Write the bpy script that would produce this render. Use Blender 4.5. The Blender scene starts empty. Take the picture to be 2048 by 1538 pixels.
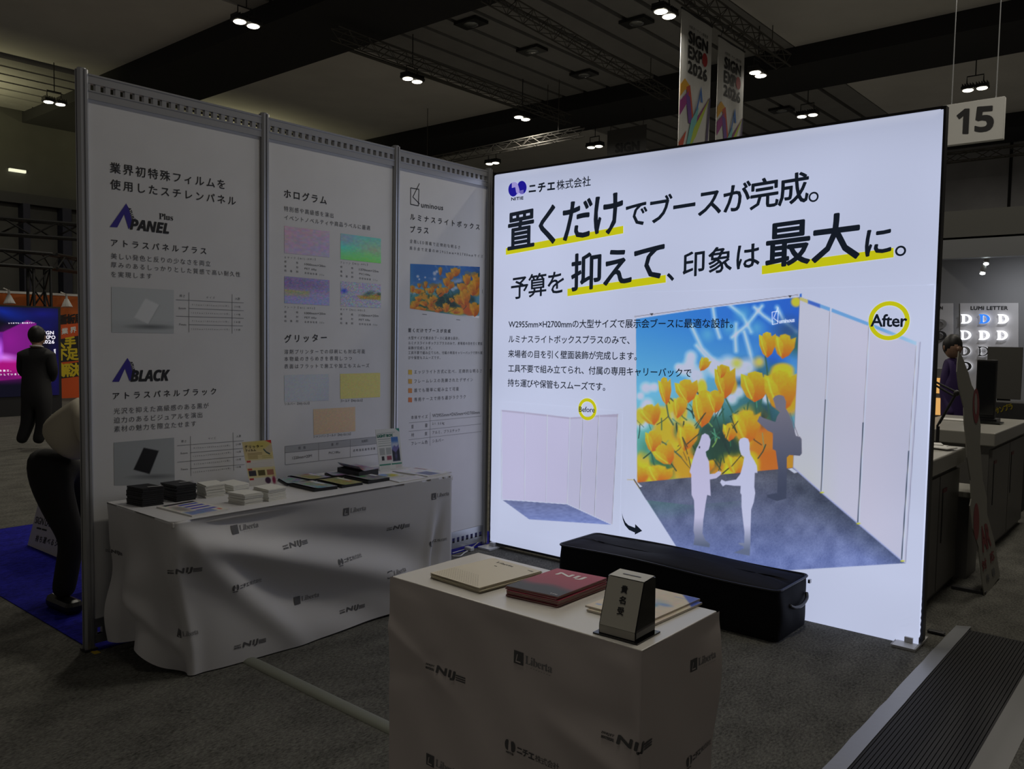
import bpy, math, random
import numpy as np
from mathutils import Vector, Matrix
random.seed(7); rng = np.random.default_rng(7)
SC = bpy.context.scene; COL = SC.collection
# ---------------------------------------------------------------- camera
W, H = 2048, 1538
FPX, YAW, PITCH, ROLL = 1656.5133, -0.7021, -0.0581, 0.0164
O = np.array([4.0997, -4.6192, 1.5566])
def _basis(y, p, r):
    f = np.array([math.sin(y)*math.cos(p), math.cos(y)*math.cos(p), math.sin(p)])
    rt = np.array([math.cos(y), -math.sin(y), 0.]); up = np.cross(rt, f)
    return math.cos(r)*rt+math.sin(r)*up, -math.sin(r)*rt+math.cos(r)*up, f
CA, CB, CC = _basis(YAW, PITCH, ROLL)
cam = bpy.data.cameras.new('camera'); camo = bpy.data.objects.new('camera', cam); COL.objects.link(camo)
cam.sensor_width = 36; cam.lens = FPX*36/W; cam.clip_end = 200; cam.clip_start = .05
M4 = Matrix.Identity(4)
for i in range(3):
    M4[i][0] = CA[i]; M4[i][1] = CB[i]; M4[i][2] = -CC[i]; M4[i][3] = O[i]
camo.matrix_world = M4; SC.camera = camo
# ---------------------------------------------------------------- world, exposure, hall light
wd = bpy.data.worlds.new('world'); SC.world = wd; wd.use_nodes = True
bg = wd.node_tree.nodes['Background']; bg.inputs[0].default_value = (.9, .82, .74, 1); bg.inputs[1].default_value = .068
SC.view_settings.view_transform = 'Standard'; SC.view_settings.look = 'None'
SC.view_settings.exposure = 0; SC.view_settings.gamma = 1; SC.view_settings.use_curve_mapping = False
SC.cycles.use_denoising = True
SC.cycles.max_bounces = 6; SC.cycles.sample_clamp_indirect = 3
LAMP_W = 60
def area(name, loc, size, power, color, rot=(0, 0, 0), spread=math.pi):
    l = bpy.data.lights.new(name, 'AREA'); l.energy = power; l.color = color; l.size = size; l.shape = 'DISK'; l.spread = spread
    o = bpy.data.objects.new(name, l); COL.objects.link(o); o.location = loc; o.rotation_euler = rot
    return o
LW = (1., .93, .80)
for x, y, k in [(-9.4, 3.76, 1), (-3.3, 3.9, .8), (2.8, 3.9, 1.0), (-3.3, -.1, .9), (2.8, -.1, .75), (-9.4, -.1, 1), (-9.4, 7.8, 1), (-3.3, 7.85, 1), (-3.3, 11.8, 1),
                (-9.4, 11.6, 1), (2.8, 7.9, 1), (-17.6, 3.8, 1), (-3.7, 15.5, 1.5), (-.1, 15.5, 2.), (4.5, 11.8, .8), (-13.6, 15.2, .6)]:
    area('hall_lamp_light', (x, y, 6.85), .5, LAMP_W*k, LW)
o = area('hall_lamp_light', (2.7, -3.2, 6.85), 1.4, 4, LW, spread=math.radians(50))  # unseen soft lamp added above the podium to brighten its top and front
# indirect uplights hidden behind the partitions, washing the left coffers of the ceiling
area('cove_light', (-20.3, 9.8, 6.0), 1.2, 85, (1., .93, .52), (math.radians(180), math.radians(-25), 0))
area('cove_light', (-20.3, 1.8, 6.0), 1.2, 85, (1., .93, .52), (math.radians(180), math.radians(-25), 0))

# ---------------------------------------------------------------- helpers
def ray(u, v): return CC+CA*(u-W/2)/FPX-CB*(v-H/2)/FPX
def atz(u, v, z): d = ray(u, v); return O+d*(z-O[2])/d[2]
def atx(u, v, x): d = ray(u, v); return O+d*(x-O[0])/d[0]
def aty(u, v, y): d = ray(u, v); return O+d*(y-O[1])/d[1]
def atd(u, v, k): return O+ray(u, v)*k
def depth(p): return float((np.array(p)-O)@CC)
def sl(c):
    c = np.asarray(c, float)
    return np.where(c <= .04045, c/12.92, ((c+.055)/1.055)**2.4)
def rgb(r, g, b): return tuple(float(x) for x in sl(np.array([r, g, b])/255.))
_m = {}
def mat(name, col=(.8, .8, .8), rough=.6, metal=0., emit=None, es=1., bump=0., bscale=200., vary=0., spec=.5, attr=False, aemit=None, aniso=None):
    if name in _m: return _m[name]
    m = bpy.data.materials.new(name); m.use_nodes = True; nt = m.node_tree; b = nt.nodes['Principled BSDF']
    b.inputs['Base Color'].default_value = (*col, 1); b.inputs['Roughness'].default_value = rough
    b.inputs['Metallic'].default_value = metal; b.inputs['Specular IOR Level'].default_value = spec
    if emit is not None:
        b.inputs['Emission Color'].default_value = (*emit, 1); b.inputs['Emission Strength'].default_value = es
    tc = nt.nodes.new('ShaderNodeTexCoord')
    def noise(scale, detail=3):
        n = nt.nodes.new('ShaderNodeTexNoise'); n.inputs['Scale'].default_value = scale; n.inputs['Detail'].default_value = detail
        if aniso:
            mp = nt.nodes.new('ShaderNodeMapping'); mp.inputs['Scale'].default_value = aniso
            nt.links.new(tc.outputs['Object'], mp.inputs['Vector']); nt.links.new(mp.outputs[0], n.inputs['Vector'])
        else: nt.links.new(tc.outputs['Object'], n.inputs['Vector'])
        return n
    if attr:
        a = nt.nodes.new('ShaderNodeAttribute'); a.attribute_name = 'print'
        nt.links.new(a.outputs['Color'], b.inputs['Base Color'])
        if aemit:
            mx = nt.nodes.new('ShaderNodeMix'); mx.data_type = 'RGBA'; mx.blend_type = 'MULTIPLY'; mx.inputs[0].default_value = 1
            nt.links.new(a.outputs['Color'], mx.inputs[6]); mx.inputs[7].default_value = (*aemit, 1)
            nt.links.new(mx.outputs[2], b.inputs['Emission Color']); b.inputs['Emission Strength'].default_value = es
    elif vary:
        n = noise(bscale, 4); cr = nt.nodes.new('ShaderNodeMix'); cr.data_type = 'RGBA'
        cr.inputs[6].default_value = tuple(c*(1-vary) for c in col)+(1,); cr.inputs[7].default_value = tuple(min(1, c*(1+vary)) for c in col)+(1,)
        st = nt.nodes.new('ShaderNodeMapRange'); st.inputs[1].default_value = .35; st.inputs[2].default_value = .65
        nt.links.new(n.outputs[0], st.inputs[0]); nt.links.new(st.outputs[0], cr.inputs[0]); nt.links.new(cr.outputs[2], b.inputs['Base Color'])
    if bump:
        n = noise(bscale); bp = nt.nodes.new('ShaderNodeBump'); bp.inputs['Strength'].default_value = bump; bp.inputs['Distance'].default_value = .002
        nt.links.new(n.outputs[0], bp.inputs['Height']); nt.links.new(bp.outputs[0], b.inputs['Normal'])
    _m[name] = m; return m
def tag(o, label=None, cat=None, group=None, kind=None):
    if label: o['label'] = label
    if cat: o['category'] = cat
    if group: o['group'] = group
    if kind: o['kind'] = kind
    return o
def empty(name, loc, label, cat, group=None, rz=0):
    o = bpy.data.objects.new(name, None); COL.objects.link(o); o.location = [float(a) for a in loc]; o.rotation_euler = (0, 0, rz); o.empty_display_size = .1
    return tag(o, label, cat, group)
def link(name, me, m, parent=None, local=False, smooth=False):
    for mm in (m if isinstance(m, (list, tuple)) else [m]): me.materials.append(mm)
    o = bpy.data.objects.new(name, me); COL.objects.link(o)
    if smooth: me.polygons.foreach_set('use_smooth', [True]*len(me.polygons))
    if parent:
        o.parent = parent
        if not local: o.matrix_parent_inverse = wmat(parent).inverted()
    return o
def wmat(o):
    m = Matrix.LocRotScale(o.location, o.rotation_euler, o.scale)
    return (wmat(o.parent) @ o.matrix_parent_inverse @ m) if o.parent else m
def copytree(o, loc=None, rz=None, parent=None, label=None):
    c = o.copy(); COL.objects.link(c)
    if parent is not None: c.parent = parent
    if loc is not None: c.location = [float(a) for a in loc]
    if rz is not None: c.rotation_euler = (0, 0, rz)
    if label: c['label'] = label
    for ch in [q for q in ALLCH.get(o.name, [])]: 
        d = copytree(ch, parent=c); ALLCH.setdefault(c.name, []).append(d)
    return c
ALLCH = {}
def kids(o):
    ALLCH[o.name] = [q for q in COL.objects if q.parent == o]
    for q in ALLCH[o.name]: kids(q)
class MB:
    def __init__(s): s.v = []; s.f = []; s.mi = []
    def add(s, vs, fs, mi=0):
        n = len(s.v); s.v += [tuple(float(c) for c in p) for p in vs]; s.f += [tuple(i+n for i in f) for f in fs]; s.mi += [mi]*len(fs); return s
    def hexa(s, a, mi=0):   # 8 corners: bottom 4 ccw, top 4 ccw
        return s.add(a, [(3, 2, 1, 0), (4, 5, 6, 7), (0, 1, 5, 4), (1, 2, 6, 5), (2, 3, 7, 6), (3, 0, 4, 7)], mi)
    def box(s, x0, x1, y0, y1, z0, z1, mi=0):
        return s.hexa([(x0, y0, z0), (x1, y0, z0), (x1, y1, z0), (x0, y1, z0), (x0, y0, z1), (x1, y0, z1), (x1, y1, z1), (x0, y1, z1)], mi)
    def bbox(s, x0, x1, y0, y1, z0, z1, b, mi=0):   # box with chamfered top/bottom rims and rounded plan
        pl = []
        for cx, cy, a0 in ((x1-b, y1-b, 0), (x0+b, y1-b, 90), (x0+b, y0+b, 180), (x1-b, y0+b, 270)):
            for k in range(4):
                a = math.radians(a0+k*30); pl.append((cx, cy, math.cos(a), math.sin(a)))
        rings = [(z0, .0), (z0+b*.3, .7), (z0+b, 1.), (z1-b, 1.), (z1-b*.3, .7), (z1, .0)]
        vs = [(cx+b*r*ca, cy+b*r*sa, z) for z, r in rings for cx, cy, ca, sa in pl]; n = len(pl)
        fs = [(i*n+j, i*n+(j+1) % n, (i+1)*n+(j+1) % n, (i+1)*n+j) for i in range(len(rings)-1) for j in range(n)]
        fs += [tuple(range(n-1, -1, -1)), tuple(range((len(rings)-1)*n, len(rings)*n))]
        return s.add(vs, fs, mi)
    def prism(s, poly, ext, mi=0):   # 3D polygon extruded by vector
        n = len(poly); e = np.array(ext, float); vs = [np.array(p, float) for p in poly]; vs = vs+[p+e for p in vs]
        fs = [tuple(range(n)), tuple(range(2*n-1, n-1, -1))]+[(i, i+n, (i+1) % n+n, (i+1) % n) for i in range(n)]
        return s.add(vs, fs, mi)
    def quad(s, a, b, c, d, mi=0): return s.add([a, b, c, d], [(0, 1, 2, 3)], mi)
    def tube(s, pts, r, n=8, mi=0, caps=True):
        pts = [Vector([float(c) for c in p]) for p in pts]; rs = r if isinstance(r, (list, tuple)) else [r]*len(pts)
        vs = []; up = None
        for i, p in enumerate(pts):
            t = (pts[min(i+1, len(pts)-1)]-pts[max(i-1, 0)]).normalized()
            if up is None: up = Vector((0, 0, 1)) if abs(t.z) < .9 else Vector((1, 0, 0))
            a = t.cross(up).normalized(); b = a.cross(t).normalized(); up = b
            vs += [p+(a*math.cos(q*2*math.pi/n)+b*math.sin(q*2*math.pi/n))*rs[i] for q in range(n)]
        fs = [(i*n+j, i*n+(j+1) % n, (i+1)*n+(j+1) % n, (i+1)*n+j) for i in range(len(pts)-1) for j in range(n)]
        if caps: fs += [tuple(range(n-1, -1, -1)), tuple(range((len(pts)-1)*n, len(pts)*n))]
        return s.add(vs, fs, mi)
    def ball(s, c, r, nu=12, nv=8, mi=0):
        r = r if hasattr(r, '__len__') else (r, r, r); vs = []; fs = []
        for i in range(nv+1):
            th = math.pi*i/nv
            for j in range(nu):
                a = 2*math.pi*j/nu; vs.append((c[0]+r[0]*math.sin(th)*math.cos(a), c[1]+r[1]*math.sin(th)*math.sin(a), c[2]+r[2]*math.cos(th)))
        for i in range(nv):
            for j in range(nu): fs.append((i*nu+j, (i+1)*nu+j, (i+1)*nu+(j+1) % nu, i*nu+(j+1) % nu))
        return s.add(vs, fs, mi)
    def mesh(s, name):
        me = bpy.data.meshes.new(name); me.from_pydata(s.v, [], s.f)
        if any(s.mi): me.polygons.foreach_set('material_index', s.mi)
        me.update(); return me
    def build(s, name, m, parent=None, local=False, smooth=False): return link(name, s.mesh(name), m, parent, local, smooth)
class Plane:
    def __init__(s, o, ex, ey): s.o = np.array(o, float); s.ex = np.array(ex, float); s.ex /= np.linalg.norm(s.ex); s.ey = np.array(ey, float); s.ey /= np.linalg.norm(s.ey); s.n = np.cross(s.ex, s.ey)
    def hit(s, u, v):
        d = ray(u, v); k = ((s.o-O)@s.n)/(d@s.n); p = O+d*k-s.o; return np.array([p@s.ex, p@s.ey])
    def to3(s, q, off=0.): return s.o+s.ex*q[0]+s.ey*q[1]+s.n*off
    def p3(s, u, v, off=0.): return s.to3(s.hit(u, v), off)
    def many(s, Q, off=0.): Q = np.asarray(Q); o = off+(Q[:, 2] if Q.shape[1] > 2 else 0); return s.o+np.outer(Q[:, 0], s.ex)+np.outer(Q[:, 1], s.ey)+np.outer(np.ones(len(Q))*o, s.n)
def proj(P):
    d = np.asarray(P)-O; z = d@CC; return W/2+FPX*(d@CA)/z, H/2-FPX*(d@CB)/z
# text -> 2D triangles
_tc = {}
_tcu = bpy.data.curves.new('lettering_source', 'FONT'); _tob = bpy.data.objects.new('lettering_source', _tcu); COL.objects.link(_tob)
def glyphs(s, spacing=1.):
    key = (s, round(spacing, 3))
    if key in _tc: return _tc[key]
    _tcu.body = s; _tcu.size = 1; _tcu.space_character = spacing; _tcu.resolution_u = 2
    bpy.context.view_layer.update(); dg = bpy.context.evaluated_depsgraph_get(); ev = _tob.evaluated_get(dg); me = ev.to_mesh()
    v = np.empty(len(me.vertices)*3); me.vertices.foreach_get('co', v); v = v.reshape(-1, 3)[:, :2].copy()
    f = [tuple(p.vertices) for p in me.polygons]; ev.to_mesh_clear()
    _tc[key] = (v, f); return v, f
def text2d(s, wid, hei, bold=0., slant=0.):
    """glyph polygons filling exactly wid x hei (m), letter-spaced so glyphs keep their shape"""
    v1, f = glyphs(s); w1 = np.ptp(v1[:, 0]); h1 = np.ptp(v1[:, 1]); k = hei/h1; sp = 1.
    if len(s) > 1:
        w2 = np.ptp(glyphs(s, 1.4)[0][:, 0]); sp = 1+.4*(wid/k-w1)/max(w2-w1, 1e-6); cjk = any(0x2E80 < ord(c) < 0x1D000 for c in s)
        sp = min(max(sp, .82 if cjk else .94), 2.6 if cjk else 1.06)
    v, f = glyphs(s, sp); v = (v-v.min(0))/np.maximum(np.ptp(v, axis=0), 1e-9)*np.array([wid, hei])
    v = v.copy(); v[:, 0] += slant*v[:, 1]
    if not bold: return np.concatenate([v, np.zeros((len(v), 1))], 1), f
    V = []; F = []; d = bold*hei
    for i in range(9):
        o = (0, 0) if i == 8 else (d*math.cos(i*math.pi/4), d*math.sin(i*math.pi/4))
        F += [tuple(q+len(V)*len(v) for q in g) for g in f]; V.append(np.concatenate([v+np.array(o), np.full((len(v), 1), i*3e-5)], 1))
    return np.concatenate(V), F
class Ink:   # collects lettering on one surface
    def __init__(s, pl, off=.0012): s.pl = pl; s.off = off; s.mb = MB()
    def px(s, t, a, b, h, bold=0., slant=0., mi=0):
        A = s.pl.hit(*a); B = s.pl.hit(*b); T = s.pl.hit(a[0], a[1]-h); hei = abs(T[1]-A[1]); d = B-A; w = np.linalg.norm(d); d /= w
        v, f = text2d(t, w, hei, bold, slant); Q = A+np.outer(v[:, 0], d)+np.outer(v[:, 1], np.array([-d[1], d[0]]) if abs(d[1]) > .25 else np.array([0., 1.])); Q = np.concatenate([Q, v[:, 2:3]], 1)
        s.mb.add(s.pl.many(Q, s.off), f, mi); return s
    def m(s, t, x, y, w, h, bold=0., slant=0., mi=0):
        v, f = text2d(t, w, h, bold, slant); s.mb.add(s.pl.many(v+np.array([x, y, 0]), s.off), f, mi); return s
    def poly(s, pts, mi=0, off=None):
        s.mb.add([s.pl.p3(*p, s.off if off is None else off) for p in pts], [tuple(range(len(pts)))], mi); return s
    def line(s, a, b, w=.0012, mi=0):
        A = s.pl.hit(*a); B = s.pl.hit(*b); d = (B-A)/np.linalg.norm(B-A); n = np.array([-d[1], d[0]])*w
        s.mb.add(s.pl.many([A-n, B-n, B+n, A+n], s.off), [(0, 1, 2, 3)], mi); return s
    def ring(s, c, ro, ri, mi=0, off=None):   # radii in m
        C = s.pl.hit(*c); n = 40; vs = [C+np.array([math.cos(i*2*math.pi/n), math.sin(i*2*math.pi/n)])*r for r in (ro, ri) for i in range(n)]
        s.mb.add(s.pl.many(vs, s.off if off is None else off), [(i, (i+1) % n, n+(i+1) % n, n+i) for i in range(n)], mi); return s
    def build(s, name, m, parent): return s.mb.build(name, m, parent)
# painted print: a fine grid whose vertices carry the printed colours
class Canvas:
    def __init__(s, fn, nu, nv, base=(255, 255, 255)):   # fn(a,b) a,b in 0..1 arrays -> 3D points
        a, b = np.meshgrid(np.linspace(0, 1, nu), np.linspace(0, 1, nv)); s.nu, s.nv = nu, nv
        s.a, s.b = a, b; s.P = fn(a.ravel(), b.ravel()); s.U, s.V = proj(s.P); s.U = s.U.reshape(nv, nu); s.V = s.V.reshape(nv, nu)
        s.C = np.ones((nv, nu, 3))*np.array(base)/255.
    def local(s): s.U = s.a*100.; s.V = (1-s.b)*100.; return s   # paint in 0..100 units instead
    def _mix(s, al, col, sl_):
        col = col(s.U[sl_], s.V[sl_]) if callable(col) else np.array(col, float)
        s.C[sl_] = s.C[sl_]*(1-al[..., None])+col/255.*al[..., None]
    def _sub(s, x0, x1, y0, y1):
        k = (s.U >= x0) & (s.U <= x1) & (s.V >= y0) & (s.V <= y1)
        if not k.any(): return None
        r = np.where(k.any(1))[0]; c = np.where(k.any(0))[0]; return (slice(r[0], r[-1]+1), slice(c[0], c[-1]+1))
    def poly(s, pts, col, soft=.8, alpha=1.):
        pts = np.array(pts, float); x0, y0 = pts.min(0)-soft*2; x1, y1 = pts.max(0)+soft*2; q = s._sub(x0, x1, y0, y1)
        if q is None: return s
        U, V = s.U[q], s.V[q]; ins = np.zeros(U.shape, bool); D = np.full(U.shape, 1e9)
        for i in range(len(pts)):
            ax, ay = pts[i]; bx, by = pts[(i+1) % len(pts)]; dx, dy = bx-ax, by-ay
            if abs(dy) > 1e-9: ins ^= ((ay > V) != (by > V)) & (U < dx*(V-ay)/dy+ax)
            t = np.clip(((U-ax)*dx+(V-ay)*dy)/(dx*dx+dy*dy+1e-12), 0, 1); D = np.minimum(D, np.hypot(U-ax-t*dx, V-ay-t*dy))
        sd = np.where(ins, -D, D); s._mix(np.clip(.5-sd/(2*soft), 0, 1)*alpha, col, q); return s
    def blob(s, cx, cy, rx, ry, col, rot=0., soft=.3, alpha=1.):
        R = max(rx, ry)*(1+soft)+1; q = s._sub(cx-R, cx+R, cy-R, cy+R)
        if q is None: return s
        x = s.U[q]-cx; y = s.V[q]-cy; c, n = math.cos(rot), math.sin(rot)
        d = np.hypot((x*c+y*n)/rx, (-x*n+y*c)/ry); s._mix(np.clip((1+soft-d)/(2*soft), 0, 1)*alpha, col, q); return s
    def stroke(s, pts, w, col, soft=.6, alpha=1.):
        pts = np.array(pts, float); q = s._sub(pts[:, 0].min()-w-2, pts[:, 0].max()+w+2, pts[:, 1].min()-w-2, pts[:, 1].max()+w+2)
        if q is None: return s
        U, V = s.U[q], s.V[q]; D = np.full(U.shape, 1e9)
        for (ax, ay), (bx, by) in zip(pts[:-1], pts[1:]):
            dx, dy = bx-ax, by-ay; t = np.clip(((U-ax)*dx+(V-ay)*dy)/(dx*dx+dy*dy+1e-12), 0, 1); D = np.minimum(D, np.hypot(U-ax-t*dx, V-ay-t*dy))
        s._mix(np.clip(.5-(D-w/2)/(2*soft), 0, 1)*alpha, col, q); return s
    def build(s, name, m, parent, gain=None, keep=None):
        nu, nv = s.nu, s.nv; me = bpy.data.meshes.new(name); n = nu*nv
        i = np.arange(n).reshape(nv, nu); F = np.stack([i[:-1, :-1], i[:-1, 1:], i[1:, 1:], i[1:, :-1]], -1).reshape(-1, 4)
        me.vertices.add(n); me.vertices.foreach_set('co', s.P.astype(np.float32).ravel())
        me.loops.add(F.size); me.loops.foreach_set('vertex_index', F.ravel().astype(np.int32))
        me.polygons.add(len(F)); me.polygons.foreach_set('loop_start', np.arange(0, F.size, 4, dtype=np.int32)); me.polygons.foreach_set('loop_total', np.full(len(F), 4, dtype=np.int32))
        me.update(calc_edges=True)
        c = sl(np.clip(s.C, 0, 1)).reshape(-1, 3)
        if gain is not None: c = np.clip(c*np.array(gain), 0, 1)
        at = me.color_attributes.new('print', 'FLOAT_COLOR', 'POINT'); at.data.foreach_set('color', np.concatenate([c, np.ones((n, 1))], 1).astype(np.float32).ravel())
        return link(name, me, m, parent)
def quadfn(a, b, c, d):   # bottom-left, bottom-right, top-right, top-left 3D corners
    a, b, c, d = map(lambda q: np.array(q, float), (a, b, c, d))
    return lambda s, t: (a[None]*((1-s)*(1-t))[:, None]+b[None]*(s*(1-t))[:, None]+c[None]*(s*t)[:, None]+d[None]*((1-s)*t)[:, None])
def vnoise(U, V, sc, seed=0):
    r = np.random.default_rng(seed).random((64, 64)); x = U/sc; y = V/sc; xi = np.floor(x).astype(int); yi = np.floor(y).astype(int); fx = x-xi; fy = y-yi
    fx = fx*fx*(3-2*fx); fy = fy*fy*(3-2*fy); g = lambda a, b: r[a % 64, b % 64]
    return (g(xi, yi)*(1-fx)+g(xi+1, yi)*fx)*(1-fy)+(g(xi, yi+1)*(1-fx)+g(xi+1, yi+1)*fx)*fy

# ---------------------------------------------------------------- materials
ALU = mat('brushed_aluminium', (.50, .51, .53), .34, .85, bump=.05, bscale=300, aniso=(1, 1, .02))
ALUD = mat('dull_aluminium', (.28, .29, .30), .45, .6)
BOARD = mat('matt_white_board', (.74, .74, .74), .62, vary=.015, bscale=6)
CARPET = None
def carpet(name, c1, c2, sc):
    m = bpy.data.materials.new(name); m.use_nodes = True; nt = m.node_tree; b = nt.nodes['Principled BSDF']; b.inputs['Roughness'].default_value = .95
    b.inputs['Specular IOR Level'].default_value = .12
    tc = nt.nodes.new('ShaderNodeTexCoord'); mp = nt.nodes.new('ShaderNodeMapping'); mp.inputs['Scale'].default_value = (1, .45, 1); mp.inputs['Rotation'].default_value = (0, 0, .5)
    nt.links.new(tc.outputs['Object'], mp.inputs['Vector'])
    n = nt.nodes.new('ShaderNodeTexNoise'); n.inputs['Scale'].default_value = sc; n.inputs['Detail'].default_value = 6; n.inputs['Roughness'].default_value = .75
    n2 = nt.nodes.new('ShaderNodeTexNoise'); n2.inputs['Scale'].default_value = 9; n2.inputs['Detail'].default_value = 4
    nt.links.new(mp.outputs[0], n.inputs['Vector']); nt.links.new(mp.outputs[0], n2.inputs['Vector'])
    ad = nt.nodes.new('ShaderNodeMath'); ad.operation = 'MULTIPLY_ADD'; ad.inputs[1].default_value = .30; nt.links.new(n2.outputs[0], ad.inputs[0]); nt.links.new(n.outputs[0], ad.inputs[2])
    r = nt.nodes.new('ShaderNodeValToRGB'); r.color_ramp.elements[0].position = .46; r.color_ramp.elements[0].color = (*c1, 1); r.color_ramp.elements[1].position = .84; r.color_ramp.elements[1].color = (*c2, 1)
    nt.links.new(ad.outputs[0], r.inputs[0]); nt.links.new(r.outputs[0], b.inputs['Base Color'])
    bp = nt.nodes.new('ShaderNodeBump'); bp.inputs['Strength'].default_value = .7; bp.inputs['Distance'].default_value = .006
    nt.links.new(n.outputs[0], bp.inputs['Height']); nt.links.new(bp.outputs[0], b.inputs['Normal'])
    _m[name] = m; return m
CARP = carpet('grey_needle_carpet', (.034, .034, .030), (.205, .20, .178), 105)
CARB = carpet('blue_needle_carpet', (.004, .004, .10), (.02, .02, .42), 60)
INK = mat('black_ink', (.012, .012, .014), .6)
INKG = mat('grey_ink', (.11, .11, .115), .6)
INKL = mat('light_grey_ink', (.22, .22, .225), .6)
BLUEI = mat('deep_blue_ink', rgb(54, 40, 150), .6)
PRINT = mat('colour_print', attr=True, rough=.5)
LBW = (.455, .50, .675)     # light given off by the white back-lit fabric
LBINK = mat('ink_on_lit_fabric', (.01, .012, .02), .7, emit=rgb(22, 30, 42), es=.7)
LBYEL = mat('yellow_ink_on_lit_fabric', rgb(200, 200, 20), .7, emit=rgb(192, 190, 18), es=.92)
LBBLU = mat('blue_ink_on_lit_fabric', rgb(25, 20, 150), .7, emit=rgb(24, 18, 140), es=.9)
LBPAL = mat('pale_ink_on_lit_fabric', rgb(150, 140, 215), .7, emit=rgb(155, 145, 205), es=.9)
LBWHT = mat('white_ink_on_lit_fabric', (.8, .8, .8), .7, emit=rgb(196, 206, 226), es=1)
def lit_fabric():
    m = bpy.data.materials.new('back_lit_fabric'); m.use_nodes = True; nt = m.node_tree; b = nt.nodes['Principled BSDF']; b.inputs['Roughness'].default_value = .8
    b.inputs['Base Color'].default_value = (.5, .5, .52, 1); b.inputs['Specular IOR Level'].default_value = .1
    tc = nt.nodes.new('ShaderNodeTexCoord'); n = nt.nodes.new('ShaderNodeTexNoise'); n.inputs['Scale'].default_value = 1.1; n.inputs['Detail'].default_value = 1
    nt.links.new(tc.outputs['Object'], n.inputs['Vector'])
    a = nt.nodes.new('ShaderNodeAttribute'); a.attribute_name = 'print'
    r = nt.nodes.new('ShaderNodeMapRange'); r.inputs[1].default_value = .3; r.inputs[2].default_value = .7; r.inputs[3].default_value = .93; r.inputs[4].default_value = 1.07
    nt.links.new(n.outputs[0], r.inputs[0]); mx = nt.nodes.new('ShaderNodeMix'); mx.data_type = 'RGBA'; mx.blend_type = 'MULTIPLY'; mx.inputs[0].default_value = 1
    nt.links.new(a.outputs['Color'], mx.inputs[6]); mx.inputs[7].default_value = (*LBW, 1)
    nt.links.new(mx.outputs[2], b.inputs['Emission Color']); nt.links.new(r.outputs[0], b.inputs['Emission Strength'])
    return m
LIT = lit_fabric()
LBGAIN = 1/np.array(LBW)
DARK = mat('dark_grey_paint', (.035, .035, .037), .7); BLACKF = mat('black_frame', (.015, .015, .017), .45)
WHITEP = mat('white_paper', (.78, .77, .74), .55)

# ---------------------------------------------------------------- setting: floor, walls, ceiling
def slab(name, x0, x1, y0, y1, z0, z1, m, kind='structure', parent=None):
    o = MB().box(x0, x1, y0, y1, z0, z1).build(name, m, parent)
    if kind: o['kind'] = kind
    return o
FL = slab('floor', -23, 14, -9, 25, -.12, 0, CARP)
slab('trim_1', -3, .035, -2.915, .25, 0, .004, CARB)['label'] = 'strip of blue carpet behind the white panel partition'
WDK = mat('dark_hall_wall', (.34, .34, .36), .85, vary=.12, bscale=.8)
WL = slab('wall_left', -23.2, -23, -9, 25, 0, 8, mat('dark_left_wall', (.07, .07, .065), .85, vary=.12, bscale=.8))
WB = slab('wall_back', -23, 14, 24.6, 24.8, 0, 8, WDK)
SEAM = mat('wall_seam', (.01, .01, .01), .9)
for i, x in enumerate([-12.5, -7.5, -3.7, -.9, 1.9, 4.7]):
    MB().box(x-.04, x+.04, 24.57, 24.6, 0, 8).build('wall_seam', SEAM, WB)
CEILM = mat('smooth_ceiling', (.76, .74, .71), .8, vary=.05, bscale=.7)
CEILD = mat('ceiling_void', (.012, .012, .013), .95)
BEAMM = mat('dark_beam', (.021, .021, .023), .85)
SLATM = mat('ceiling_board', (.30, .295, .29), .7, vary=.05, bscale=2)
CE = slab('ceiling', -23, 14, -9, 25, 8.25, 8.4, CEILD)
bays = [(-3.7+1.0, 4.9), (6.9, 13.5), (15.5, 22.2)]
for y0, y1 in bays:
    MB().box(-17.9, -11., y0, y1, 8.0, 8.2).build('coffer_panel', CEILM, CE)
    MB().box(-3.25, 14, y0, y1, 8.0, 8.2).build('coffer_panel', CEILM, CE)
bmesh0 = MB().box(-.29, .29, -3.3, 3.3, 0, .14).mesh('ceiling_board'); bmesh0.materials.append(SLATM)
for y0, y1 in bays:
    for i in range(11):
        o = bpy.data.objects.new('ceiling_board', bmesh0); COL.objects.link(o); o.parent = CE; o.scale = (1, (y1-y0)/6.6, 1); o.location = (-10.62+i*.705, (y0+y1)/2, 8.0)
    for i in range(7):
        o = bpy.data.objects.new('ceiling_board', bmesh0); COL.objects.link(o); o.parent = CE; o.scale = (1, (y1-y0)/6.6, 1); o.location = (-18.3-i*.705, (y0+y1)/2, 7.9)
for i, yb in enumerate((4.9, 13.5, 22.2)):
    slab('trim_%d' % (i+2), -23, 14, yb, yb+2.0, 7.6, 8.24, BEAMM)['label'] = ('nearest', 'second', 'farthest')[i]+' dark beam crossing the hall ceiling'
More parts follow.
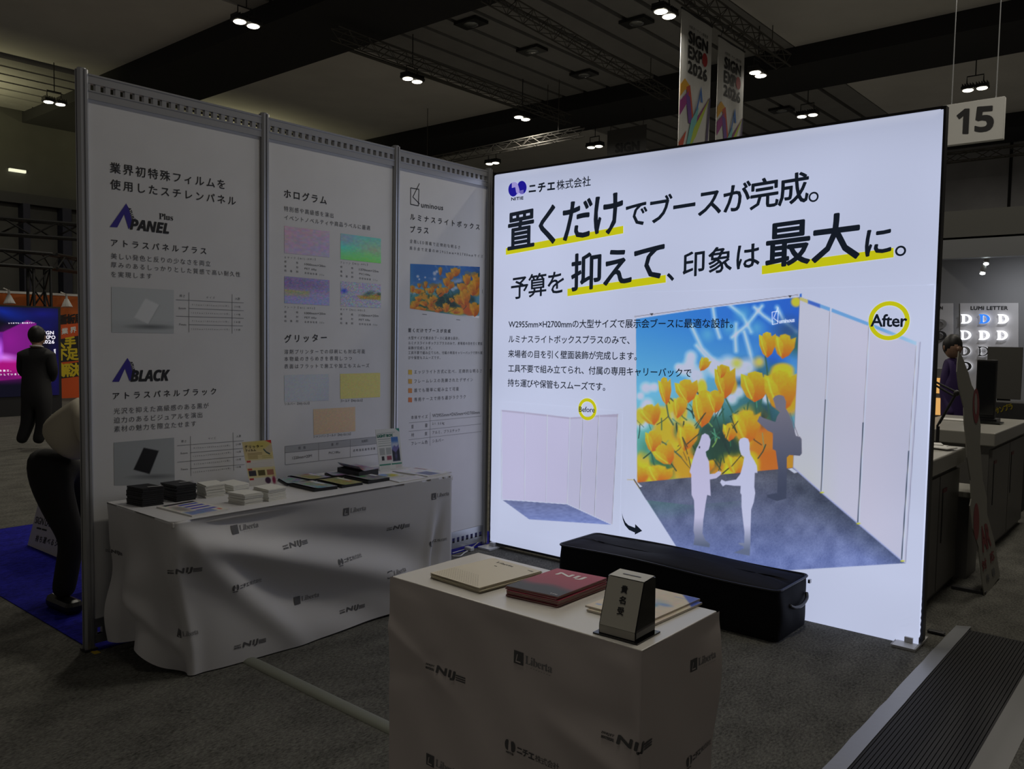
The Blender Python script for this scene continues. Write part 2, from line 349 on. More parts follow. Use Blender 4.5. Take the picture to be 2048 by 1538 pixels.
# ---------------------------------------------------------------- hall lamps
GLOW = mat('lamp_lens', (1, 1, 1), .5, emit=(1, .92, .74), es=8)
HOUS = mat('lamp_housing', (.05, .05, .05), .5, .3)
def make_lamp():
    r = empty('twin_floodlight', (0, 0, 0), 'x', 'lamp', 'twin floodlights under the hall ceiling')
    h = MB()
    for s in (-1, 1):
        h.bbox(-.13, .13, s*.135-.12, s*.135+.12, .02, .09, .02)
        for k in range(5): h.box(-.12, .12, s*.135-.11+k*.05, s*.135-.10+k*.05, .09, .14)
        a = MB().ball((0, s*.135, .012), (.115, .105, .022), 16, 6)
        a.build('lens', GLOW, r, True)
    h.build('housing', HOUS, r, True)
    b = MB().tube([(-.02, -.16, .14), (-.02, -.16, .30), (-.02, .16, .30), (-.02, .16, .14)], .014, 6)
    b.build('bracket', HOUS, r, True)
    MB().tube([(0, 0, .3), (0, 0, .985)], .012, 6).build('drop_rod', HOUS, r, True)
    return r
LP = [(-9.3, 3.76, 0, 'twin floodlight over the left panel of the partition, by the nearest beam'), (-9.34, 7.79, 0, 'twin floodlight above the middle of the smooth ceiling bay'),
      (-9.43, 11.6, 0, 'twin floodlight right of the smooth bay, second from the right end of the partition'), (-9.74, 15.25, 1, 'twin floodlight beside the half hidden sign banner'),
      (-13.65, 15.23, 1, 'twin floodlight just above the left corner of the lit box'), (-17.66, 3.75, 0, 'twin floodlight at the far left before the dark wall'),
      (-3.24, 7.89, 0, 'twin floodlight left of the two hanging banners at the top edge'), (-3.34, 11.84, 0, 'twin floodlight right of the hanging banners'),
      (-3.72, 15.56, 1, 'twin floodlight low over the middle of the lit box'), (-.1, 15.58, 1, 'twin floodlight above the number 15 sign')]
L0 = make_lamp(); kids(L0)
for i, (x, y, r, lb) in enumerate(LP):
    o = L0 if i == 0 else copytree(L0)
    o.location = (x, y, 7.0); o.rotation_euler = (0, 0, math.pi/2*r); o['label'] = lb
    pass
# recessed downlights
RIM = mat('downlight_rim', (.02, .02, .02), .4); CUP = mat('downlight_cup', (.35, .36, .36), .2, .8)
for i, (x, y, lb) in enumerate([(-7.87, 8.04, 'unlit round downlight nearest in the board ceiling'), (-7.9, 10.07, 'unlit round downlight second along the left row'), (-7.95, 12.15, 'unlit round downlight by the far beam'),
                                (-5.17, 10.06, 'unlit round downlight just left of the hanging banners'), (-5.41, 18.03, 'unlit round downlight in the bay beyond the banners')]):
    r = empty('downlight', (x, y, 7.93), lb, 'downlight', 'recessed downlights in the board ceiling')
    MB().box(-.3, .3, -.2, .2, .0, .06).build('rim', RIM, r, True)
    MB().ball((0, 0, -.0), (.16, .16, .04), 20, 8).build('reflector', CUP, r, True, True)
# trusses
def truss(name, p, q, hgt, wid, label, cat, m, step=None, r=.025, group=None, chords=4):
    p = Vector(p); q = Vector(q); d = (q-p).normalized(); L = (q-p).length; up = Vector((0, 0, 1)) if abs(d.z) < .9 else Vector((0, 1, 0)); sd = d.cross(up).normalized(); up = sd.cross(d)
    R = empty(name, p, label, cat, group); offs = [(-.5, -.5), (.5, -.5), (.5, .5), (-.5, .5)][:chords] if chords == 4 else [(0, -.5), (0, .5)]
    pt = lambda t, o: p+d*t+sd*(o[0]*wid)+up*(o[1]*hgt)
    for o in offs: MB().tube([pt(0, o), pt(L, o)], r, 6).build('chord', m, R)
    step = step or hgt; n = max(2, int(L/step)); b = MB()
    for k in range(n):
        t0, t1 = L*k/n, L*(k+1)/n
        for j in range(len(offs) if chords == 4 else 1):
            o1, o2 = offs[j], offs[(j+1) % len(offs)]
            a, c = (t0, t1) if (k+j) % 2 else (t1, t0); b.tube([pt(a, o1), pt(c, o2)], r*.55, 4)
    tag(b.build('bracing', m, R), kind='stuff')
    if name == 'lighting_truss':
        for t in (.12, .88):
            w = pt(L*t, (0, .5)); MB().tube([w, (w.x, w.y, 7.98)], .01, 5).build('hanger', m, R)
    return R
TRD = mat('black_truss', (.012, .012, .012), .5, .2); TRG = mat('dull_ceiling_truss', (.10, .095, .085), .6, .3)
truss('lighting_truss', (-9.05, 5.5, 7.3), (-9.25, 13.3, 7.3), .22, .22, 'lighting truss along the left side of the board ceiling', 'truss', TRG, .25, .014)
truss('lighting_truss', (-5.6, 6.0, 7.35), (-6.15, 13.0, 7.35), .22, .22, 'lighting truss through the middle of the board ceiling', 'truss', TRG, .25, .014)
truss('lighting_truss', (-3.0, 7.2, 7.42), (-3.12, 12.6, 7.42), .24, .3, 'lighting truss holding the two hanging banners', 'truss', TRG, .25, .018)
truss('lighting_truss', (-14., 12., 6.45), (-8.0, 12.2, 6.6), .2, .2, 'low lighting truss behind the corner of the lit box', 'truss', TRG, .3, .016)
truss('lighting_truss', (-3.5, 22, 6.9), (4, 22, 6.9), .25, .25, 'far lighting truss above the number 15 sign', 'truss', TRG, .4, .02)
for x, y0, y1, z, lb in [(-10.9, 7.0, 13.4, 7.85, 'thin pipe along the left edge of the board ceiling'), (-18.4, 7.0, 13.4, 7.8, 'thin pipe along the far edge of the smooth bay')]:
    tag(MB().tube([(x, y0, z), (x, y1, z)], .035, 6).build('ceiling_pipe', TRG), lb, 'pipe')

# ---------------------------------------------------------------- hanging banners
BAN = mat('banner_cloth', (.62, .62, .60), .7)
BCOL = [('banner_yellow', (215, 160, 30)), ('banner_red', (190, 70, 40)), ('banner_purple', (150, 40, 130)), ('banner_violet', (105, 60, 150)), ('banner_blue', (50, 110, 190)),
        ('banner_cyan', (110, 190, 190)), ('banner_lime', (180, 200, 60)), ('banner_plum', (70, 55, 95)), ('banner_ink', (22, 22, 24)), ('banner_dot', (170, 30, 35))]
BM = [mat(n, rgb(*c), .7) for n, c in BCOL]
BB = lambda x, y: (1300+x/5.127, y/5.127)
def banner(y0, y1, zt, zb, dx, dy, lab):
    pl = Plane((-3.2, 0, 0), (0, 1, 0), (0, 0, 1)); r = empty('hanging_banner', (-3.2, (y0+y1)/2, zb), lab, 'banner', 'white hall banners hung side by side')
    n = 12; mb = MB(); ys = np.linspace(y0, y1, n)
    for i in range(n-1):
        a, b = ys[i], ys[i+1]; oa, ob = .006*math.sin(i*.9), .006*math.sin((i+1)*.9)
        mb.hexa([(-3.21+oa, a, zb), (-3.203+oa, a, zb), (-3.203+ob, b, zb), (-3.21+ob, b, zb), (-3.21+oa, a, zt), (-3.203+oa, a, zt), (-3.203+ob, b, zt), (-3.21+ob, b, zt)])
    mb.build('cloth', BAN, r)
    MB().tube([(-3.205, y0, zt), (-3.205, y1, zt)], .02, 6).build('top_bar', HOUS, r)
    for yy in (y0+.08, y1-.08): MB().tube([(-3.205, yy, zt), (-3.15, yy, 7.34)], .006, 5).build('hanging_cord', HOUS, r)
    q = Plane((-3.19, 0, 0), (0, 1, 0), (0, 0, 1)); ik = Ink(q, .004); w = y1-y0
    X = lambda f: y0+f*w
    ik.m('大阪発！サイン看板展', X(.22), zt-.27, .62*w, .055, mi=8)
    for k, (t, ww) in enumerate([('SIGN', .62), ('EXP', .44), ('2026', .62)]): ik.m(t, X(.22), zt-.52-k*.255, ww*w, .20, .06, mi=8)
    n = 24; C = np.array([X(.755), zt-.52-.255+.107]); ik.mb.add(q.many([C+np.array([.10*math.cos(i*2*math.pi/n), .12*math.sin(i*2*math.pi/n)]) for i in range(n)], .004), [tuple(range(n))], 9)
    Z = lambda v: zt+.31-2.3*v
    def pp(c, *P): ik.mb.add(q.many([(X(a), Z(b)) for a, b in P], .004+c*.0006), [tuple(range(len(P)))], c)
    pp(0, (0, .70), (.13, .64), (.30, .68), (.30, .72), (.15, .72), (0, .79)); pp(1, (.18, .70), (.30, .67), (.43, .90), (.33, .93)); pp(2, (0, .82), (.26, .72), (.26, .79), (0, .93))
    pp(3, (.17, .75), (.30, .76), (.40, .95), (.28, .96)); pp(4, (.66, .64), (.72, .76), (.66, .76), (.64, .71), (.50, .90), (.42, .95)); pp(5, (.36, .93), (.60, .80), (.42, 1.14), (.20, 1.17))
    pp(2, (.50, .92), (.98, .68), (.60, .90), (.36, .99)); pp(6, (.45, .98), (.96, .69), (.52, 1.04), (.30, 1.16)); pp(7, (.93, .70), (.98, .70), (.90, 1.18), (.82, 1.18)); pp(1, (0, 1.13), (.22, 1.02), (.12, 1.15), (0, 1.16))
    ik.build('banner_print', BM, r)
a1 = atx(1364, 15, -3.2); a2 = atx(1425, 55, -3.2); a3 = atx(1438, 68, -3.2); a4 = atx(1490, 100, -3.2)
banner(a1[1], a2[1], a1[2], 4.5, 0, 0, 'left one of the two white expo banners hanging above the lit box')
banner(a3[1], a4[1], a3[2]-.03, 4.5, 0, 0, 'right one of the two white expo banners hanging above the lit box')
p0 = aty(1215, 262, 14.5); p1 = aty(1293, 252, 14.5)
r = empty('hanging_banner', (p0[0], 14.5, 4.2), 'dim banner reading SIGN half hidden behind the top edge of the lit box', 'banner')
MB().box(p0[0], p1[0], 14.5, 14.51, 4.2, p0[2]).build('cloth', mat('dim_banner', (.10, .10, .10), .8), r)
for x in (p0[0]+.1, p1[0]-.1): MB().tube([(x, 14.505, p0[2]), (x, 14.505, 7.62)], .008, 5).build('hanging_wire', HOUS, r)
ik = Ink(Plane((0, 14.49, 0), (1, 0, 0), (0, 0, 1))); ik.px('SIGN', (1231, 305), (1277, 300), 17, .07); ik.build('banner_print', INK, r)

# ---------------------------------------------------------------- white panel partition on the left
PT = .9742; TOP = 2.755
PW = empty('panel_partition', (0, -1.46, 0), 'white three bay panel partition with slotted aluminium rails and printed sheets', 'partition')
def post(y, z0, z1):
    a = .024; g = .006; w = .005
    pr = []
    for k in range(4):
        c, s_ = [(1, 0), (0, 1), (-1, 0), (0, -1)][k]
        for px_, py_ in [(a, -a*.62), (a, -w), (a-g, -w), (a-g, w), (a, w), (a, a*.62)]:
            pr.append((px_*c-py_*s_, px_*s_+py_*c))
    mb = MB(); mb.prism([(p[0], y+p[1], z0) for p in pr], (0, 0, z1-z0)); mb.tube([(0, y, z1), (0, y, z1+.006)], .02, 10)
    mb.tube([(0, y, 0), (0, y, z0)], .02, 10)
    return mb.build('post', ALU, PW)
YP = [-3*PT, -2*PT, -PT, -.075]
for y in YP: post(y, .012, TOP+.012)
def rail(y0, y1, z0, z1):
    mb = MB(); a, b = y0+.024, y1-.024; hz = z1-z0; zl, zh = z0+hz*.36, z0+hz*.64
    mb.box(-.014, .014, a, b, z0, zl); mb.box(-.014, .014, a, b, zh, z1); mb.box(-.016, .017, a, b, z1-.006, z1+.002); mb.box(-.012, .017, a, b, zl-.006, zl)
    n = int(round((b-a)/.0465)); p = (b-a)/n
    for k in range(n+1):
        yc = a+k*p; mb.box(-.012, .012, max(a, yc-.0115), min(b, yc+.0115), zl, zh)
    return mb.build('slotted_rail', ALU, PW)
BD = []
for i in range(3):
    rail(YP[i], YP[i+1], TOP-.118, TOP-.004); rail(YP[i], YP[i+1], .03, .15)
    BD.append(MB().box(-.004, .003, YP[i]+.02, YP[i+1]-.02, .14, TOP-.11).build('panel_board', BOARD, PW))
MB().box(-.03, .03, YP[0]-.03, YP[0]+.03, 0, .012).build('foot', BLACKF, PW)
PLW = Plane((.003, 0, 0), (0, 1, 0), (0, 0, 1))
C1 = lambda x, y: (140+x/3.4952, 120+y/3.4952)
C2 = lambda x, y: (180+x/3.075, 480+y/3.075)
C3 = lambda x, y: (520+x/3.4967, 220+y/3.4967)
C4 = lambda x, y: (520+x/4.5235, 640+y/4.5235)
C5 = lambda x, y: (780+x/3.945, 290+y/3.945)
C6 = lambda x, y: (780+x/5.127, 640+y/5.127)
T = Ink(PLW)
def tx(ink, C, s, x0, y0, x1, y1, h, bold=0., slant=0., mi=0, sc=None):
    k = {id(C1): 3.4952, id(C2): 3.075, id(C3): 3.4967, id(C4): 4.5235, id(C5): 3.945, id(C6): 5.127}.get(id(C), sc or 1)
    ink.px(s, C(x0, y0), C(x1, y1), h/k, bold, slant, mi)
# left sheet
tx(T, C1, '業界初特殊フィルムを', 280, 787, 1083, 905, 74, .012)
tx(T, C1, '使用したスチレンパネル', 282, 902, 1158, 1018, 70, .012)
tx(T, C1, 'アトラスパネルプラス', 287, 1300, 952, 1358, 50, .012)
tx(T, C1, '美しい発色と反りの少なさを両立', 286, 1390, 982, 1443, 42, 0, mi=1)
tx(T, C1, '厚みのあるしっかりとした質感で高い耐久性', 286, 1450, 1190, 1517, 40, 0, mi=1)
tx(T, C2, 'を実現します', 130, 228, 380, 240, 36, 0, mi=1)
tx(T, C1, '𝐏𝐥𝐮𝐬', 622, 1112, 720, 1124, 42)
tx(T, C1, '𝘗𝘈𝘕𝘌𝘓'.replace('𝘗𝘈𝘕𝘌𝘓', '𝙋𝘼𝙉𝙀𝙇'), 420, 1182, 690, 1214, 72, .035)
tx(T, C2, '𝘽𝙇𝘼𝘾𝙆', 250, 870, 490, 864, 68, .035)
T.px('ATLUS', C1(408, 1035), C1(432, 1108), 5, .06); T.px('ATLUS', C2(246, 750), C2(262, 806), 5, .06)
for C, P in ((C1, [(392, 1003), (410, 1035), (432, 1120), (460, 1105), (410, 1183), (378, 1078), (330, 1170), (277, 1167)]), (C2, [(230, 725), (245, 750), (264, 822), (288, 808), (243, 868), (215, 790), (178, 872), (135, 872)])):
    q = [C(*p) for p in P]
    T.poly([q[0], q[1], q[5], q[6], q[7]], 3); T.poly([q[1], q[2], q[4], q[5]], 3); T.poly([q[2], q[3], q[4]], 3)
tx(T, C2, 'アトラスパネルブラック', 140, 982, 775, 950, 46, .012)
tx(T, C2, '光沢を抑えた高級感のある黒が', 146, 1072, 730, 1035, 38, mi=1)
tx(T, C2, '迫力のあるビジュアルを演出', 146, 1128, 690, 1092, 38, mi=1)
tx(T, C2, '素材の魅力を際立たせます', 148, 1182, 652, 1146, 38, mi=1)
def table1(C, X, rows, head, cells):
    pass
D5 = lambda x, y: (340+x/12.8, 580+y/12.8)
for a, b in [((150, 248), (1885, 330)), ((485, 470), (1885, 528)), ((150, 668), (1885, 722)), ((485, 885), (1860, 918)), ((484, 60), (484, 1085)), ((1590, 110), (1590, 1115))]: T.line(D5(*a), D5(*b), .0011, 2)
for s, x0, y0, x1, y1, h in [('厚さ', 245, 182, 382, 188, 66), ('サイズ', 930, 218, 1145, 222, 56), ('入数', 1665, 252, 1792, 258, 66), ('5mm', 220, 492, 408, 492, 52), ('7mm', 225, 905, 412, 912, 50),
                             ('915mm×1830mm(3×6判)', 565, 405, 1498, 440, 54), ('1220mm×2440mm(4×8判)', 545, 612, 1520, 645, 54), ('915mm×1830mm(3×6判)', 565, 822, 1498, 842, 54), ('1220mm×2440mm(4×8判)', 550, 1028, 1520, 1040, 54),
                             ('24枚', 1650, 450, 1800, 458, 54), ('14枚', 1655, 650, 1800, 655, 54), ('18枚', 1650, 845, 1800, 850, 54), ('10枚', 1650, 1040, 1800, 1045, 54)]:
    T.px(s, D5(x0, y0), D5(x1, y1), h/12.8, 0, 0, 1)
D6 = lambda x, y: (220+x/5.389, 850+y/5.389)
for a, b in [((725, 222), (1440, 168)), ((865, 298), (1440, 250)), ((725, 400), (1445, 335)), ((865, 470), (1448, 425)), ((866, 120), (872, 550)), ((1326, 80), (1334, 490))]: T.line(D6(*a), D6(*b), .0011, 2)
for s, x0, y0, x1, y1, h in [('厚さ', 768, 190, 822, 187, 26), ('サイズ', 1058, 158, 1138, 152, 24), ('入数', 1360, 135, 1412, 130, 26), ('5mm', 760, 315, 836, 310, 20), ('7mm', 762, 488, 838, 484, 20),
                             ('915mm×1830mm(3×6判)', 902, 262, 1292, 232, 24), ('1220mm×2440mm(4×8判)', 896, 350, 1302, 308, 24), ('915mm×1830mm(3×6判)', 904, 436, 1292, 395, 24), ('1220mm×2440mm(4×8判)', 898, 522, 1302, 478, 24),
                             ('24枚', 1356, 222, 1412, 215, 24), ('14枚', 1358, 302, 1412, 298, 24), ('18枚', 1358, 385, 1412, 380, 24), ('10枚', 1358, 466, 1412, 462, 24)]:
    T.px(s, D6(x0, y0), D6(x1, y1), h/5.389, 0, 0, 1)
T.build('lettering', [INK, INKG, INKL, BLUEI], BD[0])
def pxquad(pl, bl, br, tr, tl, off=.001): return quadfn(*[pl.p3(*p, off) for p in (bl, br, tr, tl)])
WG = 1/.13  # print exposure of the left sheets: photo value -> paper reflectance
cv = Canvas(pxquad(PLW, C2(133, 568), C2(515, 574), C2(515, 308), C2(131, 287)), 64, 48, (201, 206, 207)).local()
cv.blob(50, 90, 60, 12, (185, 190, 192), soft=.8); cv.blob(62, 86, 26, 4, (118, 122, 124), soft=.9); cv.poly([(53, 22), (76, 36), (58, 80), (35, 66)], (228, 231, 232), 1.2); cv.stroke([(76, 36), (58, 80)], 1., (165, 170, 172), .8)
cv.build('printed_photo', PRINT, BD[0])
cv = Canvas(pxquad(PLW, D6(45, 650), D6(697, 640), D6(690, 135), D6(40, 190)), 80, 64, (172, 177, 179)).local()
cv.blob(50, 92, 70, 16, (172, 176, 178), soft=.8); cv.blob(65, 82, 28, 4, (120, 124, 126), soft=.9)
cv.poly([(48, 17), (73, 26), (57, 76), (31, 65)], (14, 13, 16), 1.)
cv.build('printed_photo', PRINT, BD[0])
# middle sheet
T = Ink(PLW)
tx(T, C3, 'ホログラム', 168, 612, 465, 662, 60, .018)
tx(T, C3, '特別感や高級感を演出', 168, 706, 513, 756, 36, mi=1); tx(T, C3, 'イベントノベルティや商品ラベルに最適', 170, 768, 770, 842, 36, mi=1)
tx(T, C4, 'グリッター', 222, 206, 602, 192, 72, .018)
tx(T, C4, '溶剤プリンターでの印刷にも対応可能', 220, 308, 950, 303, 42, mi=1); tx(T, C4, '本物級のきらめきを表現しつつ', 220, 373, 830, 365, 42, mi=1); tx(T, C4, '表面はフラットで施工や加工もスムーズ', 220, 440, 988, 430, 42, mi=1)
E4 = lambda x, y: (540+x/8.5333, 500+y/8.5333)
def spec(x, y, t, w, sizes, d=(0, 0)):
    T.px(t, E4(x, y), E4(x+w, y+w*.10*(1 if d[0] == 0 else .1)+d[1]), 40/8.53, 0, 0, 1)
for t, x, y, x1, y1 in [('モザイク【NIJ-HML】', 245, 150, 775, 185), ('プレーン【NIJ-HPL】', 1200, 235, 1665, 275), ('フレーク【NIJ-HFL】', 245, 995, 762, 1018), ('ダイヤ【NIJ-HDL】', 1198, 1035, 1615, 1055)]: T.px(t, E4(x, y), E4(x1, y1), 44/8.53, 0, 0, 1)
for bx, by, sx, a, b in [(245, 215, 1, '1000mm×20m', 'PET 60μ'), (1200, 305, .93, '1370mm×25m', 'PVC100μ'), (245, 1075, 1, '1000mm×20m', 'PET 60μ'), (1198, 1112, .93, '1100mm×20m', 'PET 60μ')]:
    sl_ = .1 if by < 600 else .03
    Q = lambda x, y: E4(bx+x*sx, by+y+x*sl_)
    for t, x, y, w in [('規', 0, 0, 36), ('格', 200, 0, 36), ('基', 0, 78, 36), ('材', 200, 78, 36), ('粘', 0, 152, 36), ('着', 98, 152, 36), ('剤', 200, 152, 36), (a, 345, 10, 355), (b, 345, 88, 200), ('透明強粘着 22μ', 345, 162, 330)]:
        T.px(t, Q(x, y), Q(x+w, y), 38/8.53, 0, 0, 1)
for t, x, y, x1, y1 in [('シルバー【NIJ-GLS】', 222, 776, 445, 768), ('ゴールド【NIJ-GLG】', 725, 748, 926, 742), ('シャンパンゴールド【NIJ-GLCG】', 482, 1072, 820, 1045)]: T.px(t, C4(x, y), C4(x1, y1), 30/4.52, 0, 0, 1)
for a, b in [((225, 1143), (1210, 1038)), ((225, 1202), (1210, 1103)), ((228, 1310), (1210, 1195)), ((225, 1143), (228, 1310)), ((530, 1112), (530, 1272)), ((816, 1083), (816, 1240)), ((1208, 1040), (1208, 1195))]: T.line(C4(*a), C4(*b), .0011, 2)
T.poly([C4(226, 1201), C4(1209, 1102), C4(1209, 1040), C4(226, 1144)], 3, .0007)
for t, x, y, x1, y1 in [('規　格', 345, 1172, 413, 1165), ('基　材', 643, 1140, 708, 1132), ('粘着剤', 918, 1110, 975, 1104), ('1220mm×20M', 292, 1262, 468, 1240), ('PVC100μ', 622, 1218, 722, 1208), ('透明強粘着再剥離 22μ', 842, 1196, 1100, 1168)]: T.px(t, C4(x, y), C4(x1, y1), 26/4.52, 0, 0, 1)
T.build('lettering', [INK, INKG, INKL, mat('grey_print', (.42, .43, .44), .6)], BD[1])
def holo(pts, base, f, nu=90, nv=54):
    c = Canvas(pxquad(PLW, *[C3(*p) for p in pts]), nu, nv, base).local(); f(c); c.C = np.clip(c.C*1.16, 0, 1); c.build('film_swatch', mat('holographic_film_print', attr=True, rough=.3), BD[1])
def noisecol(c, amp, sc, seed, tint=(1, 1, 1), gran=1.0):
    n = np.stack([vnoise(c.U+k*37, c.V, sc, seed+k) for k in range(3)], -1)-.5; g = rng.random(c.C.shape)-.5
    c.C = np.clip(c.C+n*amp*.7*np.array(tint)+g*amp*gran*.28, 0, 1)
def h1(c):
    c.blob(20, 20, 90, 60, (205, 165, 180), soft=.9, alpha=.6); c.blob(95, 90, 70, 60, (170, 165, 205), soft=.9, alpha=.7); noisecol(c, .14, 6, 1, (1, .8, .9), .5)
def h2(c):
    c.blob(30, 50, 60, 40, (80, 225, 200), soft=.9); c.blob(70, 5, 60, 20, (90, 200, 190), soft=.9, alpha=.8); c.blob(80, 50, 40, 30, (165, 190, 160), soft=.9); c.blob(60, 105, 90, 30, (120, 240, 90), soft=.9); c.blob(10, 15, 28, 20, (150, 170, 190), soft=.9); noisecol(c, .12, 5, 4, gran=.4)
def h3(c):
    c.blob(20, 22, 90, 30, (140, 125, 175), soft=.6); c.poly([(0, 48), (54, 50), (54, 72), (0, 72)], (178, 172, 120), 3); c.blob(40, 100, 100, 32, (160, 160, 210), soft=.5); noisecol(c, .25, 3, 7, (1.3, .7, .9), 1.5)
def h4(c):
    c.poly([(40, 55), (100, 40), (100, 66), (48, 66)], (170, 145, 50), 4); c.blob(70, 42, 14, 8, (85, 110, 100), -.6, .6); c.blob(95, 42, 6, 6, (60, 90, 80), soft=.6); c.blob(8, 38, 7, 9, (60, 70, 200), soft=.7); noisecol(c, .35, 2.5, 11, gran=2.4)
holo([(170, 1000), (485, 1030), (485, 850), (170, 810)], (190, 170, 190), h1); holo([(563, 1043), (845, 1073), (845, 900), (563, 862)], (150, 200, 180), h2)
holo([(170, 1350), (485, 1368), (485, 1190), (170, 1162)], (165, 160, 200), h3); holo([(563, 1372), (845, 1385), (845, 1218), (563, 1198)], (170, 172, 190), h4)
def sw(pts, base, k):
    c = Canvas(pxquad(PLW, *[C4(*p) for p in pts]), 60, 36, base).local(); noisecol(c, .09, 2, k, gran=1.5); c.build('film_swatch', PRINT, BD[1])
sw([(220, 742), (622, 728), (622, 488), (218, 500)], (205, 212, 221), 20); sw([(726, 714), (1086, 697), (1086, 478), (724, 487)], (236, 226, 132), 21); sw([(485, 1040), (862, 1005), (860, 786), (482, 808)], (230, 200, 162), 22)
# right sheet
T = Ink(PLW)
for a, b in [((163, 338), (228, 350)), ((228, 350), (224, 480)), ((224, 480), (162, 468)), ((162, 468), (163, 338)), ((232, 303), (180, 410)), ((180, 410), (234, 465))]: T.line(C5(*a), C5(*b), .0028)
tx(T, C5, 'uminous', 246, 492, 418, 515, 38, .015)
tx(T, C5, 'ルミナスライトボックス', 160, 590, 705, 672, 50, .02); tx(T, C5, 'プラス', 160, 690, 302, 700, 52, .02)
tx(T, C5, '全面LED搭載で圧倒的な明るさ', 156, 772, 552, 822, 30, mi=1); tx(T, C5, '展示会で定番のW2955mm×H2700mmサイズ', 155, 826, 732, 892, 28, mi=1)
tx(T, C6, '置くだけでブースが完成', 187, 125, 620, 133, 42, .02, mi=1)
for t, x, y, x1, y1 in [('大型サイズで展示会ブースに最適な設計。', 187, 200, 708, 203), ('ルミナスライトボックスプラスのみで、来場者の目を引く壁面', 187, 252, 945, 257), ('装飾が完成します。', 187, 303, 430, 303), ('工具不要で組み立てられ、付属の専用キャリーバックで持ち運', 187, 352, 945, 352), ('びや保管もスムーズです。', 187, 403, 515, 403)]: tx(T, C6, t, x, y, x1, y1, 34, mi=1)
for k, (t, y, x1, y1) in enumerate([('エッジライト方式に比べ、圧倒的な明るさ', 553, 940, 540), ('フレームレスの洗練されたデザイン', 648, 848, 630), ('誰でも簡単に組み立て可能', 742, 705, 725), ('専用ケースで持ち運びラクラク', 837, 775, 805)]): tx(T, C6, t, 248, y, x1, y1, 42, mi=1)
for a, b in [((195, 1055), (935, 985)), ((192, 1142), (935, 1065)), ((190, 1228), (935, 1143)), ((412, 945), (410, 1290))]: T.line(C6(*a), C6(*b), .001, 2)
for t, x, y, x1, y1, h in [('本体サイズ', 215, 1018, 385, 1008, 38), ('重', 218, 1112, 242, 1110, 38), ('量', 358, 1100, 384, 1098, 38), ('材', 218, 1198, 246, 1196, 38), ('質', 356, 1186, 382, 1184, 38), ('フレーム色', 218, 1285, 385, 1268, 38),
                           ('W2955mm×D65mm×H2700mm', 434, 998, 918, 962, 34), ('21.55㎏', 434, 1083, 556, 1076, 34), ('アルミ、プラスチック', 434, 1172, 715, 1145, 34), ('シルバー', 434, 1258, 550, 1245, 34)]: tx(T, C6, t, x, y, x1, y1, h, mi=1)
for a, b in [((255, 1334), (290, 1338)), ((522, 1378), (552, 1381)), ((728, 1140), (728, 1170))]: T.line(C5(*a), C5(*b), .002, 2)
for k, (y, c) in enumerate([(510, 3), (604, 4), (699, 5), (794, 6)]): T.poly([C6(187, y+48), C6(225, y+50), C6(225, y+2), C6(187, y)], c)
T.build('lettering', [INK, INKG, INKL]+[mat('orange_square_%s' % n, rgb(*c), .6) for n, c in (('a', (225, 185, 60)), ('b', (218, 168, 70)), ('c', (222, 145, 70)), ('d', (222, 125, 62)))], BD[2])

# poppy picture -------------------------------------------------------------------
def poppy(c, x, y, w, h, rot=0., soft=.9, dk=0.):
    """one tulip-like poppy: cup of overlapping petals, bottom at (x,y)"""
    ca, sa = math.cos(rot), math.sin(rot)
    def R(pts): return [(x+(a*w)*ca-(b*h)*sa, y+(a*w)*sa+(b*h)*ca) for a, b in pts]
    def shade(c1, c2):
        def f(U, V):
            t = np.clip(((U-x)*sa*-1+(V-y)*ca)/(-h), 0, 1)[..., None]; q = .12*(vnoise(U, V, 3.5, 5)-.5)[..., None]
            return np.clip(np.array(c1)*(1-t)+np.array(c2)*t, 0, 255)*(1+q)*(1-dk)
        return f
    c.poly(R([(0, 0), (-.22, -.2), (-.34, -.55), (-.28, -.95), (-.05, -1.03), (.2, -.98), (.34, -.6), (.22, -.18)]), shade((205, 92, 6), (232, 165, 16)), soft)
    c.poly(R([(0, 0), (-.28, -.16), (-.5, -.52), (-.52, -.92), (-.3, -.86), (-.08, -.6), (.04, -.2)]), shade((222, 112, 6), (242, 188, 26)), soft)
    c.poly(R([(0, 0), (.28, -.16), (.5, -.52), (.5, -.95), (.25, -.84), (.02, -.5), (-.05, -.15)]), shade((196, 78, 8), (238, 168, 12)), soft)
    c.stroke(R([(-.1, -.12), (-.3, -.5), (-.4, -.8)]), w*.05, (250, 215, 70), soft, .6)
F4 = lambda x, y: (1240+x/3.6625, 560+y/3.6625)
